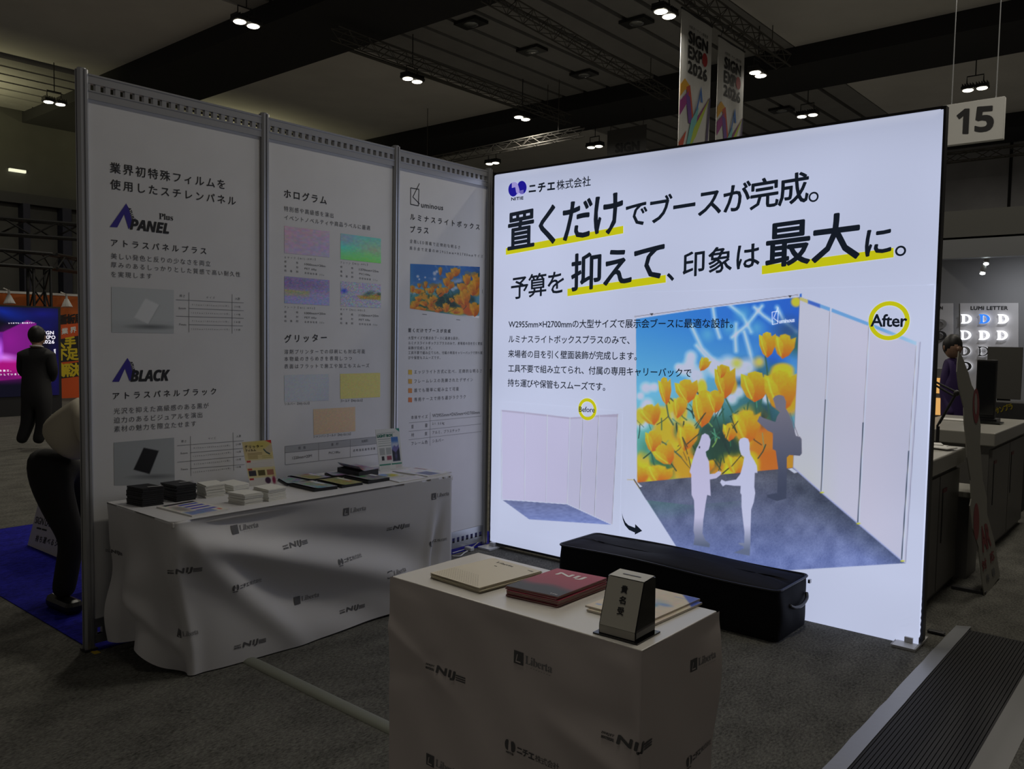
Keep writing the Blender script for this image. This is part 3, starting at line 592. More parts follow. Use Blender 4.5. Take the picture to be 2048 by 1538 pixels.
def paint_poppies(c, G, k):
    """G maps crop units to canvas units, k the size factor"""
    S = lambda *p: [G(*q) for q in p]
    def sky(U, V):
        x0, y0 = G(115, 270); x1, y1 = G(1300, 1480); t = np.clip((V-y0)/(y1-y0), 0, 1)[..., None]; s_ = np.clip((U-x0)/(x1-x0), 0, 1)[..., None]
        a = np.array([38, 128, 205])*(1-s_)+np.array([10, 85, 190])*s_; b = np.array([115, 190, 215]); return a*(1-t*1.6).clip(0, 1)+b*(1-(1-t*1.6).clip(0, 1))
    c.poly(S((90, 290), (1330, 100), (1330, 1400), (90, 1520)), sky, 1)
    rr = random.Random(4)
    B = lambda x, y, r, col, sf=.6, al=1., r2=None, rot=0: c.blob(*G(x, y), r*k, (r2 or r)*k, col, rot, sf, al)
    for p in [[(680, 200), (700, 330), (730, 420)], [(520, 330), (600, 500), (740, 640)], [(560, 480), (680, 620), (700, 700)], [(985, 200), (1050, 260), (1120, 310)], [(850, 320), (845, 440), (850, 520)], [(910, 380), (950, 520), (970, 600)], [(1150, 200), (1200, 300), (1290, 380)], [(760, 150), (900, 260), (960, 380)], [(1040, 190), (930, 330), (820, 420)]]:
        c.stroke(S(*p), 30*k, (185, 215, 240), 14*k, .65); c.stroke(S(*p), 8*k, (225, 232, 245), 9*k, .5)
    for x, y, r in [(900, 250, 50), (1000, 350, 45), (640, 400, 40), (1240, 420, 40), (800, 350, 40)]: B(x, y, r, (90, 170, 205), .8, .6)
    B(1230, 380, 90, (20, 60, 110), .7, .8); B(1290, 480, 60, (30, 90, 80), .8, .9); B(1120, 590, 80, (10, 80, 190), .8, .9); B(1290, 160, 36, (232, 180, 40), .3)
    # green masses low in the picture
    for x, y, r, col in [(330, 1300, 260, (40, 120, 90)), (700, 1200, 280, (30, 90, 60)), (1000, 1150, 240, (20, 60, 70)), (1000, 860, 170, (40, 110, 120)), (930, 700, 90, (25, 60, 95)), (1120, 760, 110, (25, 90, 90)), (180, 1200, 150, (90, 170, 170)), (500, 1080, 160, (120, 180, 180)), (1060, 1000, 130, (25, 70, 85))]:
        B(x, y, r, col, .8, .85)
    for x, y, r, col in [(700, 1230, 120, (14, 50, 44)), (790, 1120, 70, (16, 56, 52)), (620, 1180, 70, (14, 50, 44)), (1060, 1080, 50, (14, 40, 50)), (210, 1340, 50, (40, 100, 70)), (690, 1020, 50, (30, 90, 80)), (1240, 1200, 50, (16, 60, 50))]:
        B(x, y, r, col, .9, .8)
    for x, y, r in [(190, 790, 38), (250, 785, 30), (200, 910, 40), (160, 1040, 48), (520, 560, 40), (510, 620, 45), (560, 700, 60), (690, 640, 60), (790, 620, 60), (860, 660, 60), (930, 640, 60), (820, 870, 40), (870, 820, 40), (470, 660, 40), (1070, 870, 35), (640, 1120, 25), (430, 640, 30), (190, 960, 45), (150, 850, 25), (700, 950, 40), (340, 1000, 40), (600, 1000, 30)]:
        B(x, y, r, (205, 215, 238), .5, .85); B(x+8*1, y+8, r*.45, (165, 190, 190), .6, .5)
    for x, y in [(855, 610), (1020, 600)]: B(x, y, 34, (232, 190, 70), .7, .9)
    # blurred background flowers
    for x, y, rx, ry, col in [(150, 1000, 40, 60, (236, 172, 30)), (300, 1000, 80, 70, (238, 170, 20)), (440, 960, 50, 90, (236, 165, 20)), (1190, 660, 80, 50, (240, 180, 20)), (600, 790, 36, 60, (240, 180, 30)), (370, 920, 36, 50, (238, 172, 20)), (820, 770, 36, 60, (225, 150, 20)), (1180, 740, 110, 80, (238, 185, 14)), (1240, 850, 90, 130, (236, 150, 10)), (960, 1080, 130, 150, (238, 178, 12)), (1060, 1220, 110, 130, (225, 110, 16)), (470, 1160, 110, 130, (238, 170, 16)), (330, 1120, 90, 90, (236, 160, 20)), (880, 1360, 180, 100, (240, 190, 12)), (470, 1350, 100, 110, (234, 140, 14)), (1120, 1340, 140, 100, (222, 95, 14)), (240, 1440, 170, 90, (238, 180, 16)), (150, 1420, 60, 90, (236, 150, 16)), (170, 1320, 50, 70, (236, 180, 20)), (1250, 1180, 60, 60, (20, 80, 60)), (1250, 1330, 36, 70, (200, 130, 20)), (700, 1380, 60, 60, (230, 140, 20)), (560, 1430, 50, 60, (226, 120, 16)), (1040, 1080, 60, 70, (224, 110, 20)), (940, 1350, 80, 90, (238, 170, 14))]:
        B(x, y, rx, col, .25, .95, ry)
    for x, y, r_, col in [(640, 1110, 60, (16, 52, 42)), (760, 1170, 55, (14, 46, 40)), (700, 1290, 55, (18, 60, 44)), (840, 1240, 45, (16, 50, 40)), (300, 1320, 55, (34, 92, 60)), (560, 1220, 40, (20, 66, 50)), (190, 1230, 50, (60, 130, 110)), (430, 1110, 36, (34, 96, 76)), (1040, 1010, 46, (14, 44, 54)), (1000, 930, 40, (30, 84, 84)), (620, 1370, 46, (20, 64, 46)), (350, 1400, 40, (30, 84, 56)), (1180, 1060, 40, (24, 70, 60))]:
        B(x, y, r_, col, .8, .9, r_*1.4)
    for i in range(60):
        x = rr.uniform(130, 1120); y = rr.uniform(1040, 1420) if i % 3 else rr.uniform(880, 1100); a = rr.uniform(-1.1, 1.1); L = rr.uniform(50, 150)
        c.stroke(S((x, y), (x+math.sin(a)*L*.5+rr.uniform(-8, 8), y-math.cos(a)*L*.5), (x+math.sin(a)*L, y-math.cos(a)*L)), rr.uniform(4, 10)*k, rr.choice([(18, 60, 48), (30, 95, 70), (12, 40, 40), (110, 150, 80), (70, 140, 110)]), .8*max(k*3, .5), .9)
    for p in [[(1065, 560), (1080, 680), (1070, 800), (1100, 1030)], [(340, 910), (355, 1000), (390, 1060)], [(770, 860), (820, 960), (860, 1080)], [(745, 870), (755, 1000), (800, 1180)], [(990, 900), (1000, 980)], [(230, 1260), (245, 1340), (260, 1370)], [(940, 900), (930, 960)], [(1090, 700), (1040, 850), (1020, 960)], [(600, 1080), (560, 1160)], [(270, 1160), (360, 1220), (450, 1300)]]:
        c.stroke(S(*p), 11*k, (35, 85, 70), 1.2*k*3, .95)
    P = lambda x, y, w, h, r=0, sf=3, dk=0: poppy(c, *G(x, y), w*k, h*k, r, max(sf*k, .5), dk)
    P(600, 1080, 170, 270, .1); P(250, 1060, 150, 150, -.3, 6); P(1190, 575, 150, 175, .15, 5); P(1080, 570, 120, 185, 0, 2); P(590, 665, 75, 105, .5, 4)
    P(340, 915, 90, 200, -.08, 2); P(500, 900, 165, 170, -.1, 3); P(770, 870, 150, 240, 0, 2); P(740, 720, 70, 100, .1, 2); P(985, 895, 215, 220, .06, 2); P(700, 975, 125, 165, 0, 2)
    P(1180, 970, 240, 300, 0, 6); P(240, 1265, 120, 160, .05, 2); P(370, 1350, 150, 160, -.5, 4); P(470, 1250, 150, 190, .2, 6); P(800, 1180, 110, 130, .1, 5); P(930, 1200, 200, 240, 0, 9); P(420, 1010, 100, 150, .2, 6)
    for x, y in [(110, 1470), (250, 1460), (820, 1400), (560, 1400)]: P(x+30, y+30, 190, 130, rr.uniform(-.4, .4), 8)
    for i in range(26):
        x = rr.uniform(480, 860); y = rr.uniform(1060, 1400); a = rr.uniform(-.7, .9); L = rr.uniform(50, 130)
        c.stroke(S((x, y), (x+math.sin(a)*L, y-math.cos(a)*L)), rr.uniform(4, 8)*k, (14, 52, 44), 1.*max(k*3, .5), .95)

# sheet 3 small poppy photo
cv = Canvas(pxquad(PLW, C5(157, 1290), C5(702, 1368), C5(708, 962), C5(160, 937)), 200, 150).local()
paint_poppies(cv, lambda x, y: ((x-115)/1190*100, 22+(y-560)/900*78), 100/1190*.9)
cv.poly([(0, 0), (100, 0), (100, 8), (62, 30), (30, 44), (0, 52)], (40, 110, 190), 6, .75)
for x, y, r in [(10, 27, 3), (12, 33, 2), (20, 28, 2), (33, 18, 4), (36, 14, 3), (33, 30, 3)]: cv.blob(x, y, r*.6, r, (205, 215, 235), soft=.5)
for x, y, w, h in [(55, 30, 12, 16), (63, 22, 14, 18), (80, 38, 12, 22), (41, 22, 5, 18), (3, 62, 6, 14), (21, 50, 5, 14), (50, 44, 10, 18), (95, 46, 12, 30), (78, 80, 16, 34), (93, 98, 16, 28), (30, 60, 6, 12), (8, 95, 10, 14), (28, 90, 7, 18), (50, 96, 10, 18), (12, 52, 5, 10)]: poppy(cv, x, y, w, h, 0, .8)
cv.build('poppy_photo', PRINT, BD[2])

# ---------------------------------------------------------------- the lit fabric box
LBO = np.array([.0715, -.1046]); PHI = .0089; LEAN = .0042
LBP = Plane((LBO[0], LBO[1]+LEAN*1.36, 0), (math.cos(PHI), math.sin(PHI), 0), (0, -LEAN, 1))
LB = empty('light_box', (1.55, -.05, 0), 'tall wide back-lit white fabric light box with black headline lettering and yellow poppy picture', 'light box')
x0, x1, z0, z1 = 0., 2.955, .035, 2.72
fn = lambda a, b: LBP.many(np.stack([x0+a*(x1-x0)-.012*np.sin(np.pi*b)*((a < .001)*-1.+(a > .999)*-.4)*1.0, z0+b*(z1-z0)], 1), 0)-LBP.n[None]*(.016*np.maximum(0, 1-np.minimum(np.minimum(a, 1-a)*60, np.minimum(b, 1-b)*50))**2)[:, None]
def wr(a, b):
    P = fn(a, b); q = np.exp(-((a-.03)/.03)**2-((b-.03)/.035)**2)*np.sin(a*400+b*260); q += np.exp(-((a-.98)/.02)**2-((b-.03)/.04)**2)*np.sin(b*500-a*300)
    return P+LBP.n[None]*(q*.0022)[:, None]
cv = Canvas(wr, 240, 220, (255, 255, 255))
# seams shine a little less at the edges and the lamps inside make faint pools
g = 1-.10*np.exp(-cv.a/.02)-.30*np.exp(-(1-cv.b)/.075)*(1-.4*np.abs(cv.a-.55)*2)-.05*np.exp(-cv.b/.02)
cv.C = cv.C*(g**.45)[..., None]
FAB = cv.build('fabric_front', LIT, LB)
fr = MB(); zf = .024
for a, b, c, d in [(0, 2.955, z0-.012, z0+.004), (0, 2.955, z1-.004, z1+.01), (-.004, .02, z0-.012, z1+.01), (2.935, 2.96, z0-.012, z1+.01)]:
    P = [LBP.to3(q, -.012) for q in ((a, c), (b, c), (b, d), (a, d))]; fr.prism(P, -LBP.n*.055)
fr.build('frame', BLACKF, LB)
bk = [LBP.to3(q, -.06) for q in ((.01, z0), (2.945, z0), (2.945, z1), (.01, z1))]; MB().prism(bk, -LBP.n*.004).build('back_sheet', DARK, LB)
def footplate(sx):
    P = LBP.to3((sx, 0)); mb = MB().bbox(P[0]-.065, P[0]+.055, P[1]-.1, P[1]+.16, 0.004, .012, .01); mb.box(P[0]-.02, P[0]+.02, P[1]-.015, P[1]+.03, .01, .04)
    mb.build('foot_plate', mat('white_metal', (.62, .62, .62), .4), LB)
footplate(2.90); footplate(.045)
G1 = lambda x, y: (960+x/3.9385, 320+y/3.9385)
G2 = lambda x, y: (1380+x/3.9385, 300+y/3.9385)
G3 = lambda x, y: (980+x/5.494, 600+y/5.494)
G6 = lambda x, y: (980+x/4.2735, 780+y/4.2735)
G5 = lambda x, y: (1560+x/3.6618, 580+y/3.6618)
G7 = lambda x, y: (1260+x/4.807, 840+y/4.807)
G8 = lambda x, y: (1600+x/4.272, 960+y/4.272)
# "after" picture painted on the fabric
pts = [LBP.hit(*p) for p in [(1262, 585), (1845, 585), (1845, 1160), (1262, 1160)]]
s0 = min(p[0] for p in pts); s1 = min(max(p[0] for p in pts), 2.945); t0 = min(p[1] for p in pts); t1 = max(p[1] for p in pts)
cv = Canvas(lambda a, b: LBP.many(np.stack([s0+a*(s1-s0), t0+b*(t1-t0)], 1), .0006), 500, 470, (255, 255, 255))
wht = (np.clip(np.array(LBW), 0, 1)**(1/2.2)*255)
cv.C[:] = (np.where(np.array(LBW) <= .0031308, np.array(LBW)*12.92, 1.055*np.array(LBW)**(1/2.4)-.055))
WB255 = cv.C[0, 0]*255
def floorc(U, V):
    t = np.clip((V-920)/200, 0, 1)[..., None]; c = np.array([62, 66, 78])*(1-t)+np.array([100, 116, 172])*t
    d = np.clip(1-np.abs((V-(1000+(U-1640)*.62))/60), 0, 1)[..., None]*(U > 1560)[..., None]*np.clip((U-1500)/120, 0, 1)[..., None]
    c = c*(1-.55*d)+np.array([38, 50, 68])*.55*d; n = (vnoise(U, V, 20, 3)-.5)[..., None]*26+(rng.random(U.shape)-.5)[..., None]*14+(vnoise(U, V, 3, 9)-.5)[..., None]*10
    return c+n
cv.poly([(1268, 960), (1390, 1152), G8(905, 710), G8(870, 690), (1586, 932), (1400, 940)], floorc, .8)
cv.poly([(1274, 966), (1420, 960), (1570, 940), (1570, 965), (1400, 985), (1300, 990)], (60, 62, 72), 12, .6)
paint_poppies(cv, F4, 1/3.6625)
# clear what spilled outside the picture
outside = lambda U, V: np.broadcast_to(WB255, U.shape+(3,))
cv.poly([(1240, 560), (1860, 560), (1860, 700), (1599.5, 560), (1599.5, 594), (1271.4, 633.7)], outside, .7)
cv.poly([(1255, 560), (1271.4, 633.7), (1274, 964.6), (1267, 959), (1240, 959)], outside, .7)
cv.poly([(1274, 965), (1586, 935.5), (1596, 938), (1650, 985), (1640, 1000), (1500, 1000), (1380, 1010), (1290, 1000)], floorc, .7)
cv.poly([(1230, 959), (1267, 960), (1390, 1153), (1400, 1180), (1230, 1180)], outside, .7)
wallc = lambda U, V: np.array([186, 183, 204])+(np.clip((V-820)/250, 0, 1)*np.clip((1680-U)/60, 0, 1))[..., None]*np.array([2, 2, -22])+np.clip((U-1640)/180, 0, 1)[..., None]*np.array([-12, -6, -2])
cv.poly([(1600, 594), (1661, 615.5), (1739, 645.5), (1834, 684), (1841, 684), (1812, 1127), (1803, 1121), (1716, 1046), (1642, 984), (1586, 935)], wallc, .7)
cv.poly([(1600, 594), (1661, 615.5), (1739, 645.5), (1834, 684), (1833, 691), (1739, 652.5), (1658, 622), (1600, 600.5)], lambda U, V: np.array([95, 150, 205])*np.ones(U.shape+(1,))*(1-.0*U[..., None])+np.clip((U-1760)/70, 0, 1)[..., None]*np.array([55, 35, 10]), .6)
cv.poly([(1600, 594), (1616, 599.5), (1616, 607), (1600, 600.5)], (205, 175, 110), .6); cv.poly([(1616, 600), (1640, 608.5), (1640, 616), (1616, 607)], (50, 90, 185), 1.5)
def post2(a, b, w0, w1):
    cv.poly([a, (a[0]+w0, a[1]+1), (b[0]+w1, b[1]), b], (214, 210, 214), .5)
    cv.stroke([(a[0]-.5, a[1]+8), ((a[0]+b[0])/2-.5, (a[1]+b[1])/2)], 1., (120, 118, 128), .5, .8); cv.stroke([((a[0]+b[0])/2-.5, (a[1]+b[1])/2), b], 2.2, (50, 66, 88), .5)
post2((1660, 615), (1642, 984), 3.4, 3); post2((1738, 645), (1715.5, 1046), 3.6, 3); post2((1833, 684), (1803, 1121), 4.4, 4.2)
cv.stroke([(1840.5, 684), (1811, 1124)], 1.2, (120, 124, 150), .5)
cv.stroke([(1587, 935), (1642, 984), (1715, 1046), (1806, 1123)], 2.4, (150, 160, 205), .9)
for p in [(1644, 985), (1717, 1047), (1805, 1122)]: cv.blob(*p, 4, 1.6, (190, 185, 50), soft=.4)
cv.stroke([(1600, 594), (1586, 935)], .9, (130, 130, 150), .4)
for p in [[G7(38, 578), G7(70, 600), G7(118, 640), G7(92, 648)], [G7(1520, 470), G7(1560, 462), G7(1612, 503), G7(1580, 512)]]: cv.poly(p, (205, 200, 210), .5)
cv.stroke([(1268, 959), (1280, 977)], 2, (45, 48, 60), .5); cv.stroke([(1271, 633), (1596, 589.5)], 1.1, (110, 100, 108), .4)
for x, y in [(232, 252), (1245, 120)]: cv.poly([F4(x-14, y-6), F4(x+12, y-8), F4(x+2, y+10)], (25, 25, 30), .4)
for x, y in [(112, 268), (500, 214), (895, 162), (1300, 110)]: cv.blob(*F4(x, y), 1.8, 1.8, (150, 150, 165), soft=.5)
cv.stroke([(1271.2, 634), (1274, 965)], 1., (180, 180, 200), .4)
# figures
grad = lambda c1, c2, y0, y1: (lambda U, V: np.array(c1)*(1-np.clip((V-y0)/(y1-y0), 0, 1)[..., None])+np.array(c2)*np.clip((V-y0)/(y1-y0), 0, 1)[..., None])
dark = [(1120, 870), (1135, 850), (1165, 840), (1200, 850), (1217, 890), (1215, 940), (1235, 975), (1262, 1040), (1275, 1090), (1285, 1130), (1290, 1142), (1318, 1148), (1330, 1165), (1332, 1270), (1318, 1288), (1240, 1282), (1222, 1300), (1222, 1420), (1218, 1600), (1150, 1620), (1080, 1592), (1075, 1575), (1152, 1560), (1158, 1380), (1140, 1250), (1118, 1240), (1120, 1120), (1082, 1105), (1005, 1035), (1022, 995), (1055, 1012), (1138, 1040), (1150, 1000), (1172, 965), (1140, 940), (1130, 900)]
dk = [F4(*p) for p in dark]
cv.poly(dk, grad((104, 104, 122), (48, 58, 84), 820, 975), .7)
cv.stroke([F4(1245, 975), F4(1275, 1060), F4(1305, 1142)], 1., (80, 80, 95), .5)
lady = [(675, 195), (690, 145), (720, 128), (755, 145), (775, 190), (770, 240), (757, 285), (728, 305), (735, 345), (760, 400), (767, 520), (815, 515), (850, 490), (880, 500), (868, 530), (830, 560), (768, 572), (776, 730), (742, 720), (728, 800), (705, 960), (697, 1090), (725, 1155), (768, 1190), (765, 1225), (610, 1200), (622, 1120), (610, 1060), (620, 900), (615, 770), (592, 720), (588, 520), (572, 500), (590, 430), (610, 360), (640, 270), (660, 235)]
cv.poly([G7(*p) for p in lady], grad((178, 176, 208), (80, 92, 118), 1035, 1090), .7); cv.blob(*G7(668, 262), 1.4, 2.2, (20, 40, 40), soft=.4)
man = [(1045, 210), (1060, 180), (1100, 168), (1135, 180), (1150, 220), (1150, 280), (1158, 330), (1195, 390), (1220, 440), (1226, 508), (1200, 508), (1195, 640), (1204, 700), (1190, 790), (1165, 860), (1160, 1000), (1158, 1180), (1150, 1305), (1000, 1275), (1095, 1235), (1092, 1215), (1040, 1190), (1048, 1180), (1098, 1182), (1100, 1080), (1086, 960), (1072, 830), (1072, 720), (1060, 700), (1064, 634), (1000, 632), (920, 622), (892, 638), (866, 600), (880, 572), (915, 590), (1020, 572), (1060, 520), (1085, 430), (1098, 355), (1070, 335), (1052, 280)]
cv.poly([G7(*p) for p in man], grad((182, 184, 216), (88, 100, 128), 1050, 1100), .7)
cv.build('after_picture', LIT, LB, gain=LBGAIN)
# "before" drawing
pts = [LBP.hit(*p) for p in [(1000, 815), (1240, 822), (1240, 1056), (1000, 1056)]]; s0 = min(p[0] for p in pts); s1 = max(p[0] for p in pts); t0 = min(p[1] for p in pts); t1 = max(p[1] for p in pts)
cv = Canvas(lambda a, b: LBP.many(np.stack([s0+a*(s1-s0), t0+b*(t1-t0)], 1), .0006), 240, 220); cv.C[:] = WB255/255
top = [(97, 170), (300, 190), (490, 212), (683, 235), (800, 228), (932, 215), (1095, 205)]; bot = [(103, 937), (297, 948), (480, 962), (660, 975), (768, 1025), (895, 1083), (1045, 1152)]
cv.poly([G6(*p) for p in [(103, 937), (660, 975), (1045, 1152), (335, 1105)]], lambda U, V: np.array([88, 98, 140])+((V-1000)/40)[..., None]*np.array([18, 24, 40])+(vnoise(U/3, V, 2, 8)-.5)[..., None]*22, .6)
for i in range(6):
    sh = (176, 174, 205) if i < 3 else (172, 172, 200)
    cv.poly([G6(*top[i]), G6(*top[i+1]), G6(*bot[i+1]), G6(*bot[i])], sh, .5)
    cv.poly([G6(*top[i]), G6(*top[i+1]), G6(top[i+1][0], top[i+1][1]+(14 if i < 5 else 26)), G6(top[i][0], top[i][1]+14)], (156, 152, 178), .5)
for i in range(7):
    cv.stroke([G6(*top[i]), G6(*bot[i])], 1.2, (205, 203, 214), .4); cv.stroke([G6(top[i][0]-4, top[i][1]), G6(bot[i][0]-4, bot[i][1])], .8, (120, 118, 128), .4, .35 if i < 4 else .9)
cv.stroke([G6(*p) for p in bot], 1.4, (210, 210, 222), .4)
cv.build('before_picture', LIT, LB, gain=LBGAIN)
T = Ink(LBP, .003)
def gx(G, k, s, x0, y0, x1, y1, h, bold=0., mi=0): T.px(s, G(x0, y0), G(x1, y1), h/k, bold, 0, mi)
K = 3.9385
T.poly([G1(205, 748), G1(1130, 578), G1(1130, 518), G1(205, 695)], 1, .002); T.poly([G1(690, 1073), G1(1465, 965), G1(1465, 905), G1(690, 1015)], 1, .002); T.poly([G2(567, 980), G2(1605, 845), G2(1605, 770), G2(567, 912)], 1, .002)
gx(G1, K, 'ニチエ', 388, 262, 590, 238, 68, .05); gx(G1, K, '株式会社', 606, 238, 873, 204, 76, .012); gx(G1, K, 'NITIE', 249, 320, 343, 310, 22, .07)
gx(G1, K, '置くだけ', 222, 714, 1118, 566, 288, .021); gx(G1, K, 'でブースが完成', 1150, 540, 2584, 330, 212, .018)
T.ring(G2(975, 370), .0275, .018); gx(G1, K, '予算を', 247, 1100, 660, 1048, 176, .014); gx(G1, K, '抑えて', 722, 1034, 1445, 940, 285, .021)
gx(G1, K, '、', 1475, 958, 1528, 948, 62, .05); T.px('印象は', G1(1600, 925), G2(545, 925), 196/K, .018)
gx(G2, K, '最大', 600, 926, 1330, 850, 345, .021); gx(G2, K, 'に', 1382, 838, 1580, 806, 198, .03); T.ring(G2(1660, 795), .0265, .0165)
T.px('W2955mm×H2700mmの大型サイズで展示会ブースに最適な設計。', G3(207, 308), (1466, 656), 16, .012)
T.px('ルミナスライトボックスプラスのみで、', G3(207, 470), G3(1535, 486), 15, .012); T.px('来場者の目を引く壁面装飾が完成します。', G3(203, 632), G3(1615, 664), 15.3, .012)
T.px('工具不要で組み立てられ、付属の専用キャリーバックで', G3(203, 792), (1383, 755), 15.3, .012); T.px('持ち運びや保管もスムーズです。', G3(198, 950), G3(1268, 1000), 15.6, .012)
rr_ = lambda a, b: np.linalg.norm(LBP.hit(*a)-LBP.hit(*b))
T.ring((1175.2, 818.4), rr_((1175, 818), (1175, 840)), rr_((1175, 818), (1175, 833.5)), 1); T.px('Before', (1158.6, 823.5), (1190, 825), 10.5, .012)
T.ring((1778, 641.4), rr_((1778, 641), (1778, 680)), rr_((1778, 641), (1778, 671.5)), 1); T.px('After', (1741.8, 652.8), (1813.5, 653.6), 24, .03)
T.mb.v and None
# curved arrow
ar = [(1130, 1050), (1142, 1095), (1160, 1130), (1185, 1155), (1243, 1178), (1243, 1145), (1303, 1203), (1240, 1235), (1240, 1218), (1190, 1195), (1155, 1155), (1137, 1105)]
q = [G6(*p) for p in ar]; T.poly([q[0], q[1], q[11]]); T.poly([q[1], q[2], q[10], q[11]]); T.poly([q[2], q[3], q[9], q[10]]); T.poly([q[3], q[4], q[8], q[9]]); T.poly([q[5], q[6], q[7]])
# blue round emblem: two lobes
def lobe(cx, cy, rx, ry, fade):
    n = 28; P = [(cx+rx*math.cos(i*2*math.pi/n), cy+ry*math.sin(i*2*math.pi/n)) for i in range(n)]; T.poly(P[::-1], 2)
H9 = lambda x, y: (1010+x/27.96, 355+y/27.96)
lobe(*H9(470, 680), 9.6, 13.9, 0); lobe(*H9(960, 560), 9.4, 13.2, 0)
T.poly([H9(*p) for p in [(400, 590), (590, 545), (640, 830), (700, 930), (760, 960), (830, 700), (720, 330), (620, 265), (500, 260), (400, 330)]][::-1], 3, .0034)
for k in range(5): T.poly([H9(820+k*50, 745-k*12), H9(820+k*50, 1010-k*14), H9(842+k*50, 1006-k*14), H9(842+k*50, 742-k*12)], 3, .0034)
# small white logo on the poppy picture
for a, b in [((1115, 235), (1160, 228)), ((1160, 228), (1156, 318)), ((1156, 318), (1117, 326)), ((1117, 326), (1115, 235)), ((1160, 200), (1126, 280)), ((1126, 280), (1160, 305))]: T.line(F4(*a), F4(*b), .0016, 4)
T.px('uminous', F4(1166, 318), F4(1279, 306), 7.5, .02, 0, 4)
T.build('lettering', [LBINK, LBYEL, LBBLU, LBPAL, LBWHT], LB)

# ---------------------------------------------------------------- floor: ribbed mat, tape, cord cover, cables
MATM = mat('black_rubber_mat', (.006, .006, .008), .6, spec=.2)
mb = MB(); xs = []; n = 22; mx0, mx1, my0, my1 = 3.155, 3.50, -4.2, .36
prof = []
for i in range(n):
    a = mx0+(mx1-mx0)*i/n; p = (mx1-mx0)/n; prof += [(a, .006), (a+p*.06, .009), (a+p*.86, .009), (a+p*.92, .006)]
prof += [(mx1, .006)]
vs = [(x, y, z) for y in (my0, my1) for x, z in prof]; k = len(prof); mb.add(vs, [(i, i+1, k+i+1, k+i) for i in range(k-1)])
mb.box(mx0, mx1, my0, my1, .0005, .006)
tag(mb.build('ribbed_mat', MATM), 'long black ribbed rubber runner on the carpet at the lower right', 'mat')
TAPE = mat('silvery_tape', (.28, .29, .31), .38, .15, bump=.3, bscale=30)
def strip(x0, x1, y0, y1, label, seed, TAPE=TAPE):
    r = random.Random(seed); n = 40; L = []
    for i in range(n+1):
        y = y0+(y1-y0)*i/n; L.append([(x0+r.uniform(-.002, .002), y, .0008), ((x0+x1)/2-.01, y, .0025+r.uniform(0, .001)), ((x0+x1)/2+.01, y, .006+r.uniform(0, .002)), (x1+r.uniform(-.001, .001), y, .0125)][::1])
    if x0 > 3.4: L = [[(x0, p[0][1], .0125), p[1][:2]+(.006,), p[2][:2]+(.0025,), (x1, p[3][1], .0008)] for p in L]
    mb = MB(); mb.add([q for row in L for q in row], [(i*4+j, i*4+j+1, i*4+j+5, i*4+j+4) for i in range(n) for j in range(3)])
    tag(mb.build('tape_strip', TAPE, smooth=True), label, 'tape', 'tape strips holding the runner')
strip(3.085, 3.16, -4.2, .42, 'wide silvery tape along the left edge of the black runner', 1); strip(3.495, 3.60, -4.2, .38, 'wide dull tape along the right edge of the black runner', 2, mat('dull_tape', (.13, .13, .13), .45, .1, bump=.3, bscale=30))
tag(MB().bbox(2.995, 3.08, .175, .215, 0.0, .018, .008).build('threshold_strip', BLACKF), 'short black strip on the carpet by the right foot of the light box', 'strip')
mb = MB(); y0 = -2.478; n = 7; A = [(y0+.034*math.cos(math.pi*i/n), .016*math.sin(math.pi*i/n)+.0008) for i in range(n+1)]; X = np.linspace(.58, 2.14, 24)
mb.add([(x, a[0]+.004*math.sin(x*3), a[1]) for x in X for a in A], [(i*(n+1)+j, i*(n+1)+j+1, (i+1)*(n+1)+j+1, (i+1)*(n+1)+j) for i in range(23) for j in range(n)])
tag(mb.build('cord_cover', mat('grey_green_vinyl', (.20, .21, .17), .5), smooth=True), 'grey green cable cover running over the carpet from the draped table to the podium', 'cable cover')
CORD = mat('white_cord', (.6, .6, .56), .5)
r = empty('extension_cord', (.2, -.2, 0), 'white extension cord and plug on the carpet beside the draped table', 'cord')
FP = lambda u, v, z=0.: atz(u, v, z)
def sm(P, k=6):
    P = [np.array(p, float) for p in P]; out = []
    for i in range(len(P)-1):
        a = P[max(i-1, 0)]; b, c = P[i], P[i+1]; d = P[min(i+2, len(P)-1)]
        for j in range(k):
            t = j/k; out.append(.5*((2*b)+(c-a)*t+(2*a-5*b+4*c-d)*t*t+(3*b-a-3*c+d)*t**3))
    return out+[P[-1]]
MB().tube(sm([FP(905, 1112, .006), FP(920, 1112, .006), FP(928, 1106, .008), FP(935, 1102, .012)]), .0045, 6).build('cable', CORD, r)
MB().tube(sm([FP(905, 1106, .006), FP(925, 1100, .006), FP(945, 1094, .006), FP(960, 1082, .006)]), .004, 6).build('cable', CORD, r)
pp = FP(938, 1101, 0); MB().bbox(pp[0]-.03, pp[0]+.035, pp[1]-.02, pp[1]+.02, .0, .028, .006).build('plug', CORD, r)
tag(MB().tube(sm([FP(275, 1302, .005), FP(300, 1305, .005), FP(325, 1298, .005), FP(345, 1285, .005)]), .004, 6).build('cable', CORD), 'thin white cable on the carpet under the left end of the draped table', 'cable')
tag(MB().bbox(*(lambda p: (p[0]-.03, p[0]+.03, p[1]-.015, p[1]+.015))(FP(190, 1304)), 0.0, .002, .001).build('marking_tape', mat('yellow_tape', rgb(190, 160, 20), .6)), 'small yellow tape mark by the foot of the partition post', 'tape mark')

